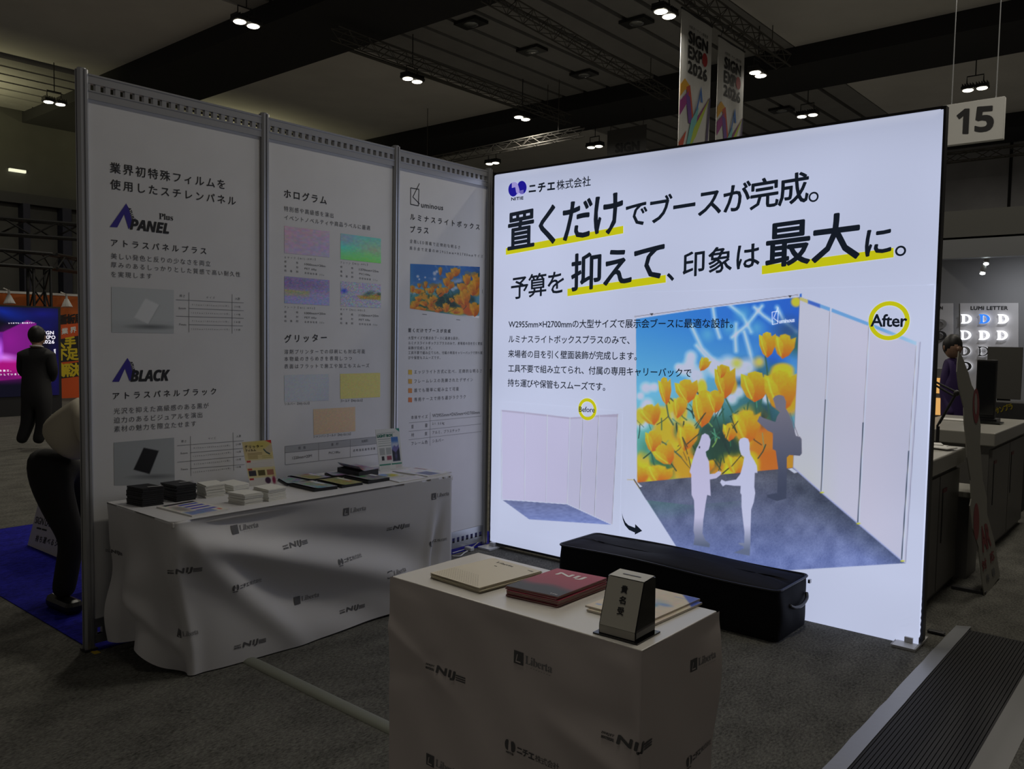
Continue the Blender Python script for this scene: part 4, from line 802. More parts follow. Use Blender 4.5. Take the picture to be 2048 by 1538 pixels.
# ---------------------------------------------------------------- draped table
TX0, TX1, TY0, TY1, TZ = .045, .668, -2.843, -1.092, .72
TB = empty('folding_table', (.35, -1.97, 0), 'white folding table under the printed white drape beside the partition', 'table')
MB().bbox(TX0, TX1, TY0, TY1, TZ-.028, TZ, .006).build('tabletop', mat('table_white', (.72, .70, .68), .35), TB)
for x in (TX0+.06, TX1-.07):
    for y in (TY0+.12, TY1-.12): MB().tube([(x, y, 0), (x, y, TZ-.03)], .014, 8).build('leg', ALUD, TB)
L1, L2, L3 = TX1-TX0+.01, TY1-TY0+.01, .6
def sstep(a, b, x): t = np.clip((x-a)/(b-a), 0, 1); return t*t*(3-2*t)
def drape(u, h):
    """u along left side, front, right side; h depth below the table edge -> 3D"""
    u = np.asarray(u, float); h = np.asarray(h, float); rc = .035
    # base outline with rounded corners
    a = np.clip((u-(L1-rc))/(2*rc), 0, 1); b = np.clip((u-(L1+L2-rc))/(2*rc), 0, 1)
    nx = np.sin(a*np.pi/2)*np.cos(b*np.pi/2); ny = -np.cos(a*np.pi/2)+np.sin(b*np.pi/2)
    x = TX0+np.minimum(u, L1-rc)-0.; y = np.full_like(x, TY0-.006)
    x = np.where(u > L1-rc, (TX1+.006-rc)+rc*np.sin(a*np.pi/2), x); y = np.where(u > L1-rc, TY0-.006+rc-rc*np.cos(a*np.pi/2), y)
    y = np.where(u > L1+rc, y+np.minimum(u, L1+L2-rc)-(L1+rc), y)
    x = np.where(u > L1+L2-rc, (TX1+.006-rc)+rc*np.cos(b*np.pi/2), x); y = np.where(u > L1+L2-rc, TY1+.006-rc+rc*np.sin(b*np.pi/2), y)
    x = np.where(u > L1+L2+rc, TX1+.006-rc-(u-L1-L2-rc), x)
    s = u-L1; hh = h/.72; d = np.zeros_like(u)
    # tension folds running down from the front left corner
    c1 = .07+.34*np.maximum(s, 0); wd_ = .055+.03*np.maximum(s, 0)
    on = sstep(.0, .25, s)*(1-sstep(1.25, 1.6, s))
    d += .042*on*np.exp(-((h-c1)/wd_)**2)-.028*on*np.exp(-((h-c1+.15)/.10)**2)
    c2 = .06+.95*np.maximum(s, 0); d += .030*sstep(0, .12, s)*(1-sstep(.45, .8, s))*np.exp(-((h-c2)/.09)**2)
    c3 = .02+.16*s; d += .010*sstep(.1, .5, s)*(1-sstep(1., 1.5, s))*np.exp(-((h-c3)/.05)**2)
    d -= .022*sstep(.15, .5, s)*(1-sstep(1.0, 1.4, s))*np.exp(-((h-.22-.42*s)/.09)**2)
    # hem pushed out
    d += .030*sstep(.45, .72, h)*sstep(.1, .7, s)*(1-sstep(1.6, 1.75, s))
    # upright folds at the right end
    d += .020*sstep(.05, .5, h)*np.exp(-((s-(1.62-.12*hh))/.03)**2)-.030*sstep(.1, .5, h)*np.exp(-((s-(1.70-.16*hh))/.03)**2)+.012*np.exp(-((s-1.52)/.07)**2)*sstep(.2, .7, h)
    # left side: slack folds
    on2 = 1-sstep(-.08, .0, s)
    d += on2*(.035*hh*np.sin((u-.1-.25*h)*17)+.014*np.sin(u*9+h*14)*sstep(.05, .4, h)); d += on2*.03*np.exp(-((h-.5-.3*(u-.3))/.05)**2)*sstep(.05, .3, u)
    d = d*sstep(.0, .05, h); x = x+nx*d; y = y+ny*d
    # the slack corner is drawn inward at the floor and bulges
    cn = np.exp(-((s)/.16)**2)*sstep(.1, .72, h); x = x-.030*cn; y = y+.085*cn
    cb = np.exp(-((s+.02)/.10)**2)*sstep(.30, .6, h); y = y-.0*cb; x = x+.02*cb
    x = x+.05*hh*(1-sstep(0, .25, u)); 
    hem = .035*on2*sstep(.05, .3, u)*(1-sstep(.35, .6, u))+.05*on2*(1-sstep(.35, .5, u))+.012*sstep(.5, 1.7, s)+.004
    z = TZ+.002-h*(1-hem/.72)
    return np.stack([x, y, np.maximum(z, .004)], -1)
CLOTH = mat('white_drape', (.66, .655, .66), .55, bump=.12, bscale=900)
nu, nv = 220, 60
U_, V_ = np.meshgrid(np.linspace(0, L1+L2+L3, nu), np.linspace(0, .72, nv)); P = drape(U_.ravel(), V_.ravel()); i = np.arange(nu*nv).reshape(nv, nu)
F = np.stack([i[:-1, :-1], i[1:, :-1], i[1:, 1:], i[:-1, 1:]], -1).reshape(-1, 4)
mb = MB(); mb.add(P, [tuple(f) for f in F])
# top sheet
ed = P.reshape(nv, nu, 3)[0]; rim = [tuple(q) for q in ed[::1]]; n0 = len(mb.v); mb.v += [(float(a), float(b), TZ+.003) for a, b, c in rim]; mb.f.append(tuple(range(n0+nu-1, n0-1, -1))[::-1]); mb.mi.append(0)
mb.f += [(i, n0+i, n0+i+1, i+1) for i in range(nu-1)]; mb.mi += [0]*(nu-1)
CL = mb.build('table_drape', CLOTH, smooth=True)
for pth in CL.data.polygons:
    if len(pth.vertices) > 4 or pth.index > len(CL.data.polygons)-nu: pth.use_smooth = False
tag(CL, 'white drape printed with grey company marks over the long table', 'tablecloth')
class Skin:    # maps 2D drape coordinates like a Plane
    def __init__(s, f): s.f = f
    def many(s, Q, off=0.):
        Q = np.asarray(Q); e = .004; p = s.f(Q[:, 0], Q[:, 1]); a = s.f(Q[:, 0]+e, Q[:, 1])-s.f(Q[:, 0]-e, Q[:, 1]); b = s.f(Q[:, 0], Q[:, 1]-e)-s.f(Q[:, 0], Q[:, 1]+e)
        n = np.cross(a, b); n /= np.linalg.norm(n, axis=1)[:, None]+1e-12; o = (off+(Q[:, 2] if Q.shape[1] > 2 else 0))*np.ones(len(Q)); return p+n*o[:, None]
def solve(f, u, v, g):
    """surface coordinates of a photo pixel on a parametric surface"""
    q = np.array(g, float)
    for _ in range(30):
        p0 = np.array(proj(f(q[:1], q[1:])[0])); J = np.stack([(np.array(proj(f(q[:1]+(1e-4 if k == 0 else 0), q[1:]+(1e-4 if k == 1 else 0))[0]))-p0)/1e-4 for k in range(2)], 1)
        q = q+np.clip(np.linalg.lstsq(J, np.array([u, v])-p0, rcond=None)[0], -.1, .1)*.8
    return q
MK = mat('mark_grey', (.12, .12, .125), .6); MKL = mat('mark_pale', (.26, .26, .27), .6)
def mark(ink, kind, q, w, flip=-1):   # q: centre-left of the mark in surface coordinates; second axis grows downward on the skin
    mm = ink
    def put(s, x, y, ww, hh, bold=0., sl_=0., mi=0):
        v, f = text2d(s, ww, hh, bold, sl_); V = np.stack([q[0]+x+v[:, 0], q[1]-(y+v[:, 1]), v[:, 2]], 1); mm.mb.add(mm.pl.many(V, mm.off), f, mi)
    def pol(P, mi=0, off=None): mm.mb.add(mm.pl.many(np.array([(q[0]+a, q[1]-b) for a, b in P]), mm.off if off is None else off), [tuple(range(len(P)))], mi)
    if kind == 'lib':
        a = w*.25; pol([(0, 0), (a, 0), (a, a*1.06), (0, a*1.06)]); 
        for P in ([(a*.2, a*.15), (a*.75, a*.15), (a*.72, a*.25), (a*.28, a*.25)], [(a*.2, a*.15), (a*.28, a*.2), (a*.42, a*.8), (a*.34, a*.8)]): pol(P, 2, mm.off+.0006)
        put('𝐋𝐢𝐛𝐞𝐫𝐭𝐚', a*1.2, a*.25, w-a*1.2, w*.17, 0, 0, 1); put('LIBERTY GRAPHIC'[:0] or '・・・・・・・・', w*.45, 0, w*.5, w*.02, 0, 0, 1)
    elif kind == 'nij':
        put('NIJ', w*.26, 0, w*.44, w*.16, .075, .22)
        for k in range(2): put('𝙄𝙉𝙆𝙅𝙀𝙏' if k else '𝙈𝘼𝙏𝙀𝙍𝙄𝘼𝙇', 0, w*(.04+.06*k), w*.22, w*.042, .03)
        for k in range(3): pol([(w*.745, w*(.02+.04*k)), (w*.97, w*(.02+.04*k)), (w*.977, w*(.045+.04*k)), (w*.752, w*(.045+.04*k))])
    else:
        n = 16; R_ = w*.062
        for cx in (.05, .155): pol([(w*cx+R_*.8*math.cos(-i*2*math.pi/n), w*.08+R_*1.3*math.sin(-i*2*math.pi/n)) for i in range(n)][::-1])
        pol([(w*.07, w*.0), (w*.13, w*.0), (w*.12, w*.17), (w*.08, w*.16)], 2, mm.off+.0006); put('NITIE', w*.03, -w*.045, w*.14, w*.028, .06)
        put('ニチエ', w*.24, w*.02, w*.32, w*.105, .04); put('株式会社', w*.58, w*.02, w*.42, w*.105, 0)
SK = Skin(drape)
for kind, u, v, w, g in [('lib', 465, 1070, .150, (L1+.3, .1)), ('nij', 568, 1103, .17, (L1+.5, .2)), ('lib', 686, 1032, .152, (L1+.9, .1)), ('nij', 772, 1064, .17, (L1+1.2, .25)), ('lib', 863, 1000, .145, (L1+1.5, .1)),
                         ('nij', 336, 1150, .17, (L1, .3)), ('nit', 464, 1183, .175, (L1+.3, .35)), ('nit', 677, 1131, .18, (L1+.9, .35)), ('nit', 859, 1092, .16, (L1+1.5, .35)), ('lib', 589, 1211, .15, (L1+.6, .5)), ('lib', 775, 1158, .15, (L1+1.1, .5)),
                         ('nij', 468, 1302, .17, (L1+.3, .65)), ('nij', 680, 1231, .17, (L1+.9, .65)), ('lib', 354, 1273, .14, (L1+.02, .55)), ('nij', 212, 1105, .14, (.1, .2))]:
    ink = Ink(SK, .0015); mark(ink, kind, solve(drape, u, v, g), w); ink.build('printed_mark', [MK, MKL, CLOTH], CL)

# ---------------------------------------------------------------- things lying on the table
TT = TZ+.0035
def pbase(z, L, F, R):
    """corner points on height z from photo pixels of left, front and right corner; back completes the parallelogram"""
    l, f, r = atz(*L, z), atz(*F, z), atz(*R, z); return [f, r, l+r-f, l]
CARDK = mat('black_card', (.012, .012, .014), .55); CARDW = mat('white_foam_card', (.80, .79, .72), .7); CORE = mat('foam_core_edge', (.50, .49, .44), .8)
def stack(name, z, L, F, R, ftop, n, m, label, cat, gap=.0012, jit=.003, top=None, group=None, piece='sheet', cols=None):
    P = pbase(z, L, F, R); c = sum(P)/4
    a = ray(*F); zt = aty(F[0], ftop, P[0][1])[2]; Ht = zt-z; r = empty(name, (c[0], c[1], z), label, cat, group); rr = random.Random(hash(label) % 1000 if False else len(label)*7+n)
    th = Ht/n
    for k in range(n):
        o = np.array([rr.uniform(-jit, jit), rr.uniform(-jit, jit), 0]); an = rr.uniform(-.02, .02)
        Q = []
        for p in P:
            d = (p-c); Q.append(c+np.array([d[0]*math.cos(an)-d[1]*math.sin(an), d[0]*math.sin(an)+d[1]*math.cos(an), 0])+o)
        z0_, z1_ = z+k*th, z+(k+1)*th-min(gap, th*.25)
        MB().hexa([(q[0], q[1], z0_) for q in Q]+[(q[0], q[1], z1_) for q in Q]).build(piece, m if not cols else cols[k % len(cols)], r)
    return r, P, zt
q6 = lambda x, y: (220+x/5.389, 850+y/5.389)
sA = stack('sample_stack', TT, q6(180, 850), q6(350, 885), q6(580, 855), q6(0, 685)[1], 9, CARDK, 'left black stack of square foam sample panels on the drape', 'sample panels', group='stacks of square foam sample panels')
sB = stack('sample_stack', TT, q6(548, 792), q6(715, 833), q6(932, 800), q6(0, 655)[1], 11, CARDK, 'taller right black stack of square foam sample panels', 'sample panels', group='stacks of square foam sample panels')
for S_, a in ((sA, (405, 668, 568, 655)), (sB, (745, 620, 895, 605))):
    z = S_[2]+.001; A = atz(*q6(a[0], a[1]), z); B = atz(*q6(a[2], a[3]), z); n = np.array([B[1]-A[1], A[0]-B[0], 0])*.14
    MB().hexa([A-n, B-n, B+n, A+n]+[p+np.array([0, 0, .0006]) for p in (A-n, B-n, B+n, A+n)]).build('paper_label', mat('pale_label', (.3, .3, .3), .5), S_[0])
stack('sample_stack', TT, q6(935, 750), q6(1035, 792), q6(1240, 762), q6(0, 655)[1], 9, CARDW, 'white stack of foam sample panels touching the taller black stack', 'sample panels', group='stacks of square foam sample panels')
stack('sample_stack', TT, q6(1160, 705), q6(1330, 748), q6(1500, 715), q6(0, 655)[1], 6, CARDW, 'low white stack of foam sample panels behind, left of the standing yellow leaflet', 'sample panels', group='stacks of square foam sample panels')
stack('sample_stack', TT, q6(1275, 836), q6(1450, 867), q6(1648, 836), q6(0, 748)[1], 8, CARDW, 'white stack of foam sample panels nearest the front table edge', 'sample panels', group='stacks of square foam sample panels')
stack('sample_stack', TT, q6(1545, 785), q6(1705, 827), q6(1895, 792), q6(0, 697)[1], 8, CARDW, 'white stack of foam sample panels in front of the yellow leaflet', 'sample panels', group='stacks of square foam sample panels')
def flat_print(name, z, L, F, R, th, label, cat, base, paint, m=WHITEP, group=None, nu=60, nv=50, curl=0.):
    P = pbase(z, L, F, R); c = sum(P)/4; r = empty(name, (c[0], c[1], z), label, cat, group)
    MB().hexa([(p[0], p[1], z) for p in P]+[(p[0], p[1], z+th) for p in P]).build('pages', m, r)
    T_ = [np.array([p[0], p[1], z+th+.0006]) for p in P]; f0 = quadfn(T_[3], T_[0], T_[1], T_[2])   # local x: left->front, y: toward right/back
    def fn(a, b):
        q = f0(a, b); q[:, 2] += curl*(np.maximum(0, a*0+.35-b)/.35)**2; return q
    cv = Canvas(fn, nu, nv, base).local(); paint(cv); cv.build('cover', PRINT, r); return r
# colour flyer pile
def pf(c):
    for y in (20, 34, 48): c.poly([(8, y), (16, y-2), (16, y+70), (8, y+70)], (60, 60, 170), 1) if False else None
    c.poly([(0, 0), (100, 0), (100, 100), (0, 100)], (222, 218, 210), 1)
    for k in range(4): c.poly([(18+k*17, 12), (26+k*17, 12), (26+k*17, 62), (18+k*17, 62)], (70, 72, 190), 1.5)
    c.poly([(3, 8), (12, 5), (12, 88), (3, 88)], (30, 30, 40), 2); c.poly([(72, 30), (96, 30), (96, 96), (72, 96)], (120, 140, 190), 3); c.blob(45, 78, 22, 14, (150, 145, 140), soft=.5); c.blob(88, 16, 5, 4, (210, 60, 50), soft=.4); noisecol(c, .16, 4, 30)
flat_print('flyer_pile', TT, q6(500, 893), q6(885, 992), q6(1292, 915), .006, 'pile of blue and white panel flyers at the front left of the drape', 'flyers', (220, 216, 208), pf)
q7 = lambda x, y: (560+x/5.389, 840+y/5.389)
def swp(tint, seed, yel=0):
    def f(c):
        for k in range(4): c.blob(15+k*24, 30+(k % 2)*30, 12, 16, tuple(int(v*q) for v, q in zip(tint, rng.uniform(.6, 1.1, 3))), soft=.6)
        c.poly([(8, 8), (60, 8), (60, 20), (8, 20)], (235, 235, 235), 1.5)
        if yel: c.blob(60, 60, 40, 30, (160, 150, 70), soft=.8)
        noisecol(c, .28, 5, seed)
    return f
BKS = [((100, 712), (370, 775), (620, 742), .016, (150, 160, 165), 0, 'front left sample book with a black edge and silvery cover on the drape'), ((402, 675), (665, 735), (892, 698), .014, (160, 155, 110), 1, 'sample book with a yellowish cover, second along the front row'),
       ((690, 635), (950, 690), (1180, 652), .018, (130, 130, 130), 0, 'grey sample book with a thick black edge, third along the front row'), ((-25, 652), (75, 712), (300, 668), .010, (150, 160, 165), 0, 'sample book at the back left beside the white stacks'),
       ((82, 625), (300, 668), (550, 635), .012, (160, 165, 190), 1, 'sample book with a colourful cover in the back row'), ((480, 595), (560, 632), (815, 604), .014, (165, 165, 185), 0, 'small pale sample book between the back row and the thick book')]
for k, (L, F, R, th, tn, yl, lb) in enumerate(BKS):
    flat_print('sample_book', TT, q7(*L), q7(*F), q7(*R), th, lb, 'sample book', tn, swp(tn, 40+k, yl), CARDK, 'black edged sample books', curl=.006)
flat_print('sample_book', TT, q7(618, 585), q7(850, 640), q7(1060, 600), .042, 'thickest sample book with a curled purple printed cover at the back', 'sample book', (165, 160, 180), lambda c: (c.blob(40, 40, 20, 26, (120, 70, 90), soft=.5), c.blob(70, 60, 12, 16, (140, 60, 60), soft=.5), noisecol(c, .3, 5, 50)), CARDK, 'black edged sample books', curl=.03)
flat_print('leaflet', TT, q7(950, 600), q7(1090, 640), q7(1335, 602), .005, 'white leaflet with a blue and yellow picture at the right of the sample books', 'leaflet', (225, 225, 230), lambda c: (c.blob(70, 40, 28, 22, (200, 190, 60), soft=.5), c.blob(50, 60, 25, 18, (120, 150, 215), soft=.6), noisecol(c, .12, 5, 51)), group='white leaflets at the right end of the table')
flat_print('leaflet', TT+.0, q7(1180, 652), q7(1285, 678), q7(1580, 626), .004, 'white text leaflet at the front right of the drape', 'leaflet', (225, 225, 230), lambda c: ([c.poly([(10+k*12, 15), (14+k*12, 15), (14+k*12, 80), (10+k*12, 80)], (170, 170, 185), 2) for k in range(6)], noisecol(c, .1, 5, 52)), group='white leaflets at the right end of the table')
flat_print('leaflet', TT, q7(1210, 562), q7(1590, 617), q7(1850, 572), .007, 'white leaflet pile with a grey blue photo at the right end of the drape', 'leaflet', (225, 225, 232), lambda c: (c.poly([(55, 40), (95, 40), (95, 85), (55, 85)], (120, 130, 165), 3), c.poly([(5, 10), (40, 10), (40, 24), (5, 24)], (180, 150, 160), 2), noisecol(c, .12, 5, 53)), group='white leaflets at the right end of the table')
def standing(name, TL, TR, BR, BL, label, cat, base, paint, nu=90, nv=120, xb=None):
    """card standing upright: bottom corners on the table, leaning back onto a strut"""
    zb = TT; b0 = atz(*BL, zb); b1 = atz(*BR, zb); e = (b1-b0); e[2] = 0; w = np.linalg.norm(e); e /= w; n = np.array([e[1], -e[0], 0.])   # toward viewer side
    def top(u, v, b):   # point on ray in the leaning plane through b0,b1
        best = None; lean = .20; up = np.array([-n[0]*lean, -n[1]*lean, 1.]); up /= np.linalg.norm(up); pl = Plane(b0, e, up); return pl.p3(u, v)
    t0, t1 = top(*TL, b0), top(*TR, b1); r = empty(name, (b0+b1)/2, label, cat)
    nn = np.cross(t0-b0, e); nn /= np.linalg.norm(nn)
    if nn@(O-b0) < 0: nn = -nn
    MB().prism([b0, b1, t1, t0], -nn*.002).build('card', WHITEP, r)
    m_ = (b0+b1)/2; tm = (t0+t1)/2*.75+m_*.25; bk_ = m_-np.array([nn[0], nn[1], 0])*.06; bk_[2] = TT
    MB().prism([tm-nn*.003-e*.02, tm-nn*.003+e*.02, bk_+e*.02, bk_-e*.02], -nn*.0015).build('strut', WHITEP, r)
    cv = Canvas(quadfn(b0+nn*.0006, b1+nn*.0006, t1+nn*.0006, t0+nn*.0006), nu, nv, base).local(); paint(cv); cv.build('front_print', PRINT, r)
    pl = Plane(b0+nn*.0012, e, (t0-b0)); 
    if pl.n@nn < 0: pass
    return r, pl, w, np.linalg.norm(t0-b0)
def glit(c):
    c.poly([(0, 0), (100, 0), (100, 42), (0, 42)], (226, 210, 150), 4); c.blob(30, 20, 30, 14, (222, 200, 170), soft=.8, alpha=.5); c.blob(60, 8, 30, 10, (220, 205, 110), soft=.8)
    c.poly([(78, 0), (100, 0), (100, 8)], (210, 60, 65), 1.); c.poly([(70, 20), (96, 9), (100, 14), (100, 24), (88, 31)], (215, 200, 165), 1); c.stroke([(70, 20), (78, 27), (88, 31)], 3.2, (50, 75, 80), .8)
    for y in (27, 30, 33, 36, 39): c.stroke([(12, y), (45 if y > 31 else 62, y)], .9, (130, 105, 60), .5)
    for y in (35, 39): c.stroke([(60, y), (93, y)], .7, (150, 150, 70), .5)
    c.poly([(0, 43), (100, 43), (100, 62), (0, 62)], (226, 222, 214), 1); c.poly([(4, 43), (18, 43), (18, 47), (4, 47)], (200, 60, 60), .6)
    for y in (50, 54, 58): c.stroke([(10, y), (90, y)], .4, (190, 185, 205), .4)
    c.poly([(0, 60), (100, 60), (100, 82), (0, 82)], (226, 214, 160), 2); c.poly([(3, 61), (18, 61), (18, 65), (3, 65)], (200, 75, 65), .6)
    c.poly([(4, 66), (30, 66), (30, 78), (4, 78)], (62, 60, 72), .7); c.poly([(37, 66), (62, 66), (62, 78), (37, 78)], (95, 88, 50), .7); c.poly([(69, 66), (93, 66), (93, 78), (69, 78)], (170, 115, 95), .7)
    c.poly([(0, 83), (100, 83), (100, 100), (0, 100)], (224, 221, 216), 1); c.poly([(3, 83), (18, 83), (18, 87), (3, 87)], (195, 45, 50), .6); c.blob(68, 90, 10, 7, (70, 40, 70), soft=.2); c.blob(90, 90, 6, 8, (150, 40, 80), soft=.4)
LFG = lambda x, y: (480+x/13.98, 870+y/13.98)
r, pl, w_, h_ = standing('display_card', LFG(50, 200), LFG(865, 135), LFG(1045, 1370), LFG(280, 1430), 'yellow glitter film leaflet standing behind the white sample stacks', 'leaflet', (226, 220, 190), glit)
ik = Ink(pl, .0006)
ik.m('グリッター', .07*w_, .855*h_, .66*w_, .065*h_, .03); ik.m('フィルム', .07*w_, .78*h_, .38*w_, .05*h_, .03); ik.build('lettering', INK, r)
def lbx(c):
    c.poly([(82, 0), (100, 0), (100, 9)], (20, 130, 110), 1); c.stroke([(6, 11), (80, 9)], .8, (120, 140, 140), .5)
    for y in (25, 30, 35, 41): c.stroke([(6, y), (58, y-.5)], 1. if y in (25, 41) else .6, (90, 105, 100), .5)
    for x, y in ((8, 46), (35, 46)): c.poly([(x, y), (x+22, y), (x+22, y+17), (x, y+17)], (168, 172, 170), .8)
    c.poly([(14, 66), (25, 66), (25, 76), (14, 76)], (35, 35, 38), .7); c.poly([(36, 66), (56, 66), (56, 76), (36, 76)], (150, 70, 90), 1.2)
    c.poly([(61, 21), (90, 21), (92, 80), (61, 80)], (62, 116, 190), .8); c.poly([(61, 34), (91, 34), (91, 48), (61, 46)], (185, 195, 215), 4)
    c.poly([(61, 50), (72, 41), (80, 46), (90, 40), (92, 60), (61, 60)], (110, 105, 165), 1.5); c.poly([(61, 52), (76, 60), (92, 48), (92, 80), (61, 80)], (24, 28, 40), 2); c.blob(76, 68, 5, 8, (80, 75, 120), soft=.7)
    c.poly([(2, 85), (50, 85), (50, 88), (2, 88)], (20, 125, 100), .5); c.poly([(53, 85), (97, 85), (97, 88), (53, 88)], (20, 125, 100), .5)
    for y in (90, 93, 96): c.stroke([(6, y), (44, y)], .5, (170, 175, 172), .4); c.stroke([(70, y), (94, y)], .6, (175, 120, 125), .4)
LLB = lambda x, y: (740+x/15.375, 850+y/15.375)
r, pl, w_, h_ = standing('display_card', LLB(160, 140), LLB(890, 95), LLB(1015, 1330), LLB(300, 1415), 'white and green LIGHT BOX leaflet standing at the back of the drape', 'leaflet', (218, 220, 216), lbx)
ik = Ink(pl, .0006); ik.m('LIGHT BOX', .05*w_, .80*h_, .66*w_, .065*h_, .06); ik.build('lettering', mat('green_ink', rgb(15, 115, 95), .6), r)

# ---------------------------------------------------------------- podium
PX0, PX1, PY0, PY1, PZ = 2.167, 3.08, -2.908, -2.503, .80
PO = empty('podium', (2.62, -2.7, 0), 'boxy reception podium wrapped in white sheet printed with grey marks, cream top', 'podium')
MB().bbox(PX0+.004, PX1-.004, PY0+.004, PY1-.004, PZ-.02, PZ, .002).build('top_board', mat('cream_laminate', (.64, .62, .58), .25, spec=.45), PO)
def wrap(u, h):
    u = np.asarray(u, float); h = np.asarray(h, float); w1, w2 = PX1-PX0, PY1-PY0; rc = .004
    x = np.where(u < w1, PX0+u, PX1); y = np.where(u < w1, PY0, PY0+(u-w1)); nx = np.where(u < w1, 0., 1.); ny = np.where(u < w1, -1., 0.)
    k = sstep(0, .06, h); d = .0022*np.sin(u*9+h*7)*k+.0012*np.sin(u*23-h*19+1)*k
    d += .006*np.exp(-((h-.16-.5*(u-.0))/.03)**2)*(1-sstep(.12, .35, u))*k-.006*np.exp(-((h-.30+.35*u)/.04)**2)*(1-sstep(.1, .3, u))*k
    d += .006*np.exp(-((h-.28-.3*(u-.7))/.035)**2)*sstep(.55, .75, u)*(1-sstep(.86, .93, u))-.004*np.exp(-((h-.2)/.04)**2)*sstep(.6, .8, u)*(1-sstep(.88, .93, u))
    d += .012*sstep(.92+.2, .92+.4, u)*np.sin(h*11)*k
    cr = np.exp(-((u-w1)/.02)**2); d = d*(1-cr); e = np.exp(-(u/.02)**2)+np.exp(-((u-w1-w2)/.02)**2)
    return np.stack([x+nx*(d+.002), y+ny*(d+.002), PZ-h], -1)
nu, nv = 190, 90; w1, w2 = PX1-PX0, PY1-PY0
uu = np.concatenate([np.linspace(0, w1, 130), np.linspace(w1+1e-4, w1+w2, 60)]); U_, V_ = np.meshgrid(uu, np.linspace(0, .79, nv)); P = wrap(U_.ravel(), V_.ravel()); i = np.arange(nu*nv).reshape(nv, nu)
F = np.stack([i[:-1, :-1], i[1:, :-1], i[1:, 1:], i[:-1, 1:]], -1).reshape(-1, 4); mb = MB().add(P, [tuple(f) for f in F])
WRAPM = mat('podium_wrap', (.76, .69, .66), .55, bump=.1, bscale=500)
WRP = mb.build('wrap_sheet', WRAPM, PO, smooth=True)
MB().box(PX0+.02, PX1-.02, PY0+.02, PY1-.0, .0, PZ-.02).build('body', mat('podium_body', (.5, .48, .45), .7), PO)
for kind, u, v, w in [('lib', 1028, 1325, .135), ('nij', 852, 1340, .165), ('nij', 1202, 1480, .17), ('nit', 1010, 1497, .19), ('lib', 853, 1528, .135), ('lib', 1380, 1345, .125), ('nit', 1372, 1536, .16)]:
    g = (.5, .3) if u < 1285 else (w1+.2, .2); ink = Ink(Skin(wrap), .0015); mark(ink, kind, solve(wrap, u, v, g), w); ink.build('printed_mark', [MK, MKL, WRAPM], WRP)
# catalogues on the podium
q8 = lambda x, y: (860+x/5.389, 1100+y/5.389)
def catalog(z, P, th, label, group, m, base, paint, seed, nu=90, nv=90, edge=None, cat='catalogue'):
    P = [np.array([p[0], p[1], z]) for p in P]; c = sum(P)/4; r = empty('catalogue', (c[0], c[1], z), label, cat, group)
    rr = random.Random(seed); o = np.array([rr.uniform(-.004, .004), rr.uniform(-.004, .004), 0]); a = rr.uniform(-.015, .015)
    Q = [c+np.array([(p-c)[0]*math.cos(a)-(p-c)[1]*math.sin(a), (p-c)[0]*math.sin(a)+(p-c)[1]*math.cos(a), 0])+o for p in P]
    S_ = [c+(q-c)*.99 for q in Q]
    MB().hexa([(p[0], p[1], z+.0008) for p in S_]+[(p[0], p[1], z+th-.0015) for p in S_]).build('pages', edge or mat('page_edges', (.38, .35, .27), .8), r)
    for z0_, z1_, nm in ((z, z+.0008, 'back_cover'), (z+th-.0015, z+th-.0007, 'front_cover')): MB().hexa([(p[0], p[1], z0_) for p in Q]+[(p[0], p[1], z1_) for p in Q]).build(nm, m, r)
    if paint:
        T_ = [np.array([p[0], p[1], z+th-.0004]) for p in Q]; cv = Canvas(quadfn(T_[3], T_[0], T_[1], T_[2]), nu, nv, base).local(); paint(cv); cv.build('cover_print', PRINT, r)
    return r, Q
CREAM = mat('cream_cover', (.62, .56, .43), .45); REDC = mat('crimson_cover', (.33, .03, .07), .3)
def libp(c):
    c.poly([(0, 0), (100, 0), (100, 100), (0, 100)], (215, 205, 180), 1)
    for k in range(9):
        for j in range(26-k*2): c.blob(4+j*3.9, 97-k*4.2-j*.1, 1.1, 1.1, (120, 112, 95), soft=.3)
N = 6; zt = aty(*q8(530, 400), atz(*q8(540, 450), PZ)[1])[2]; th = max(.003, (zt-PZ)/N)
LIBP = pbase(PZ+.001+N*th, q8(8, 240), q8(530, 405), q8(1210, 225))
for k in range(N):
    last = k == N-1; lb = ['bottom cream catalogue of the left pile on the podium', 'second cream catalogue from the bottom of the left pile', 'third cream catalogue from the bottom of the left pile', 'third cream catalogue from the top of the left pile', 'cream catalogue just under the top one of the left pile', 'top cream catalogue with a dotted band on the left pile'][k]
    if last: R_ = catalog(PZ+.001+k*th, LIBP, th, lb, 'cream catalogues piled on the podium', CREAM, (215, 205, 180), None, 60+k)
    else: catalog(PZ+.001+k*th, LIBP, th, lb, 'cream catalogues piled on the podium', CREAM, None, None, 60+k)
zc = PZ+.001+N*th; pl = Plane(np.array([0, 0, zc-.0005]), (1, 0, 0), (0, 1, 0)); ik = Ink(pl, .0004)
Lq, Fq, Rq, Bq = [atz(*q8(*p), zc) for p in ((8, 240), (530, 405), (1210, 225), (600, 70))]; ex = (Fq-Lq); ey = (Lq-Fq)*0+(Rq-Fq)
def onQ(s, x, y, w, h, bold=0., mi=0):
    v, f = text2d(s, w, h, bold); V = np.array([Lq+ex*(x+a)+ey*(y+b) for a, b, c in v]); V[:, 2] = zc-.0001+v[:, 2]; ik.mb.add(V, f, mi)
for k in range(9):
    for j in range(20-k): 
        c_ = Lq+ex*(.04+j*.046)+ey*(.03+k*.036); c_[2] = zc-.0001; e1 = ex*.017; e2 = ey*.007; ik.mb.add([c_, c_+e1, c_+e1+e2, c_+e2], [(0, 1, 2, 3)], 1)
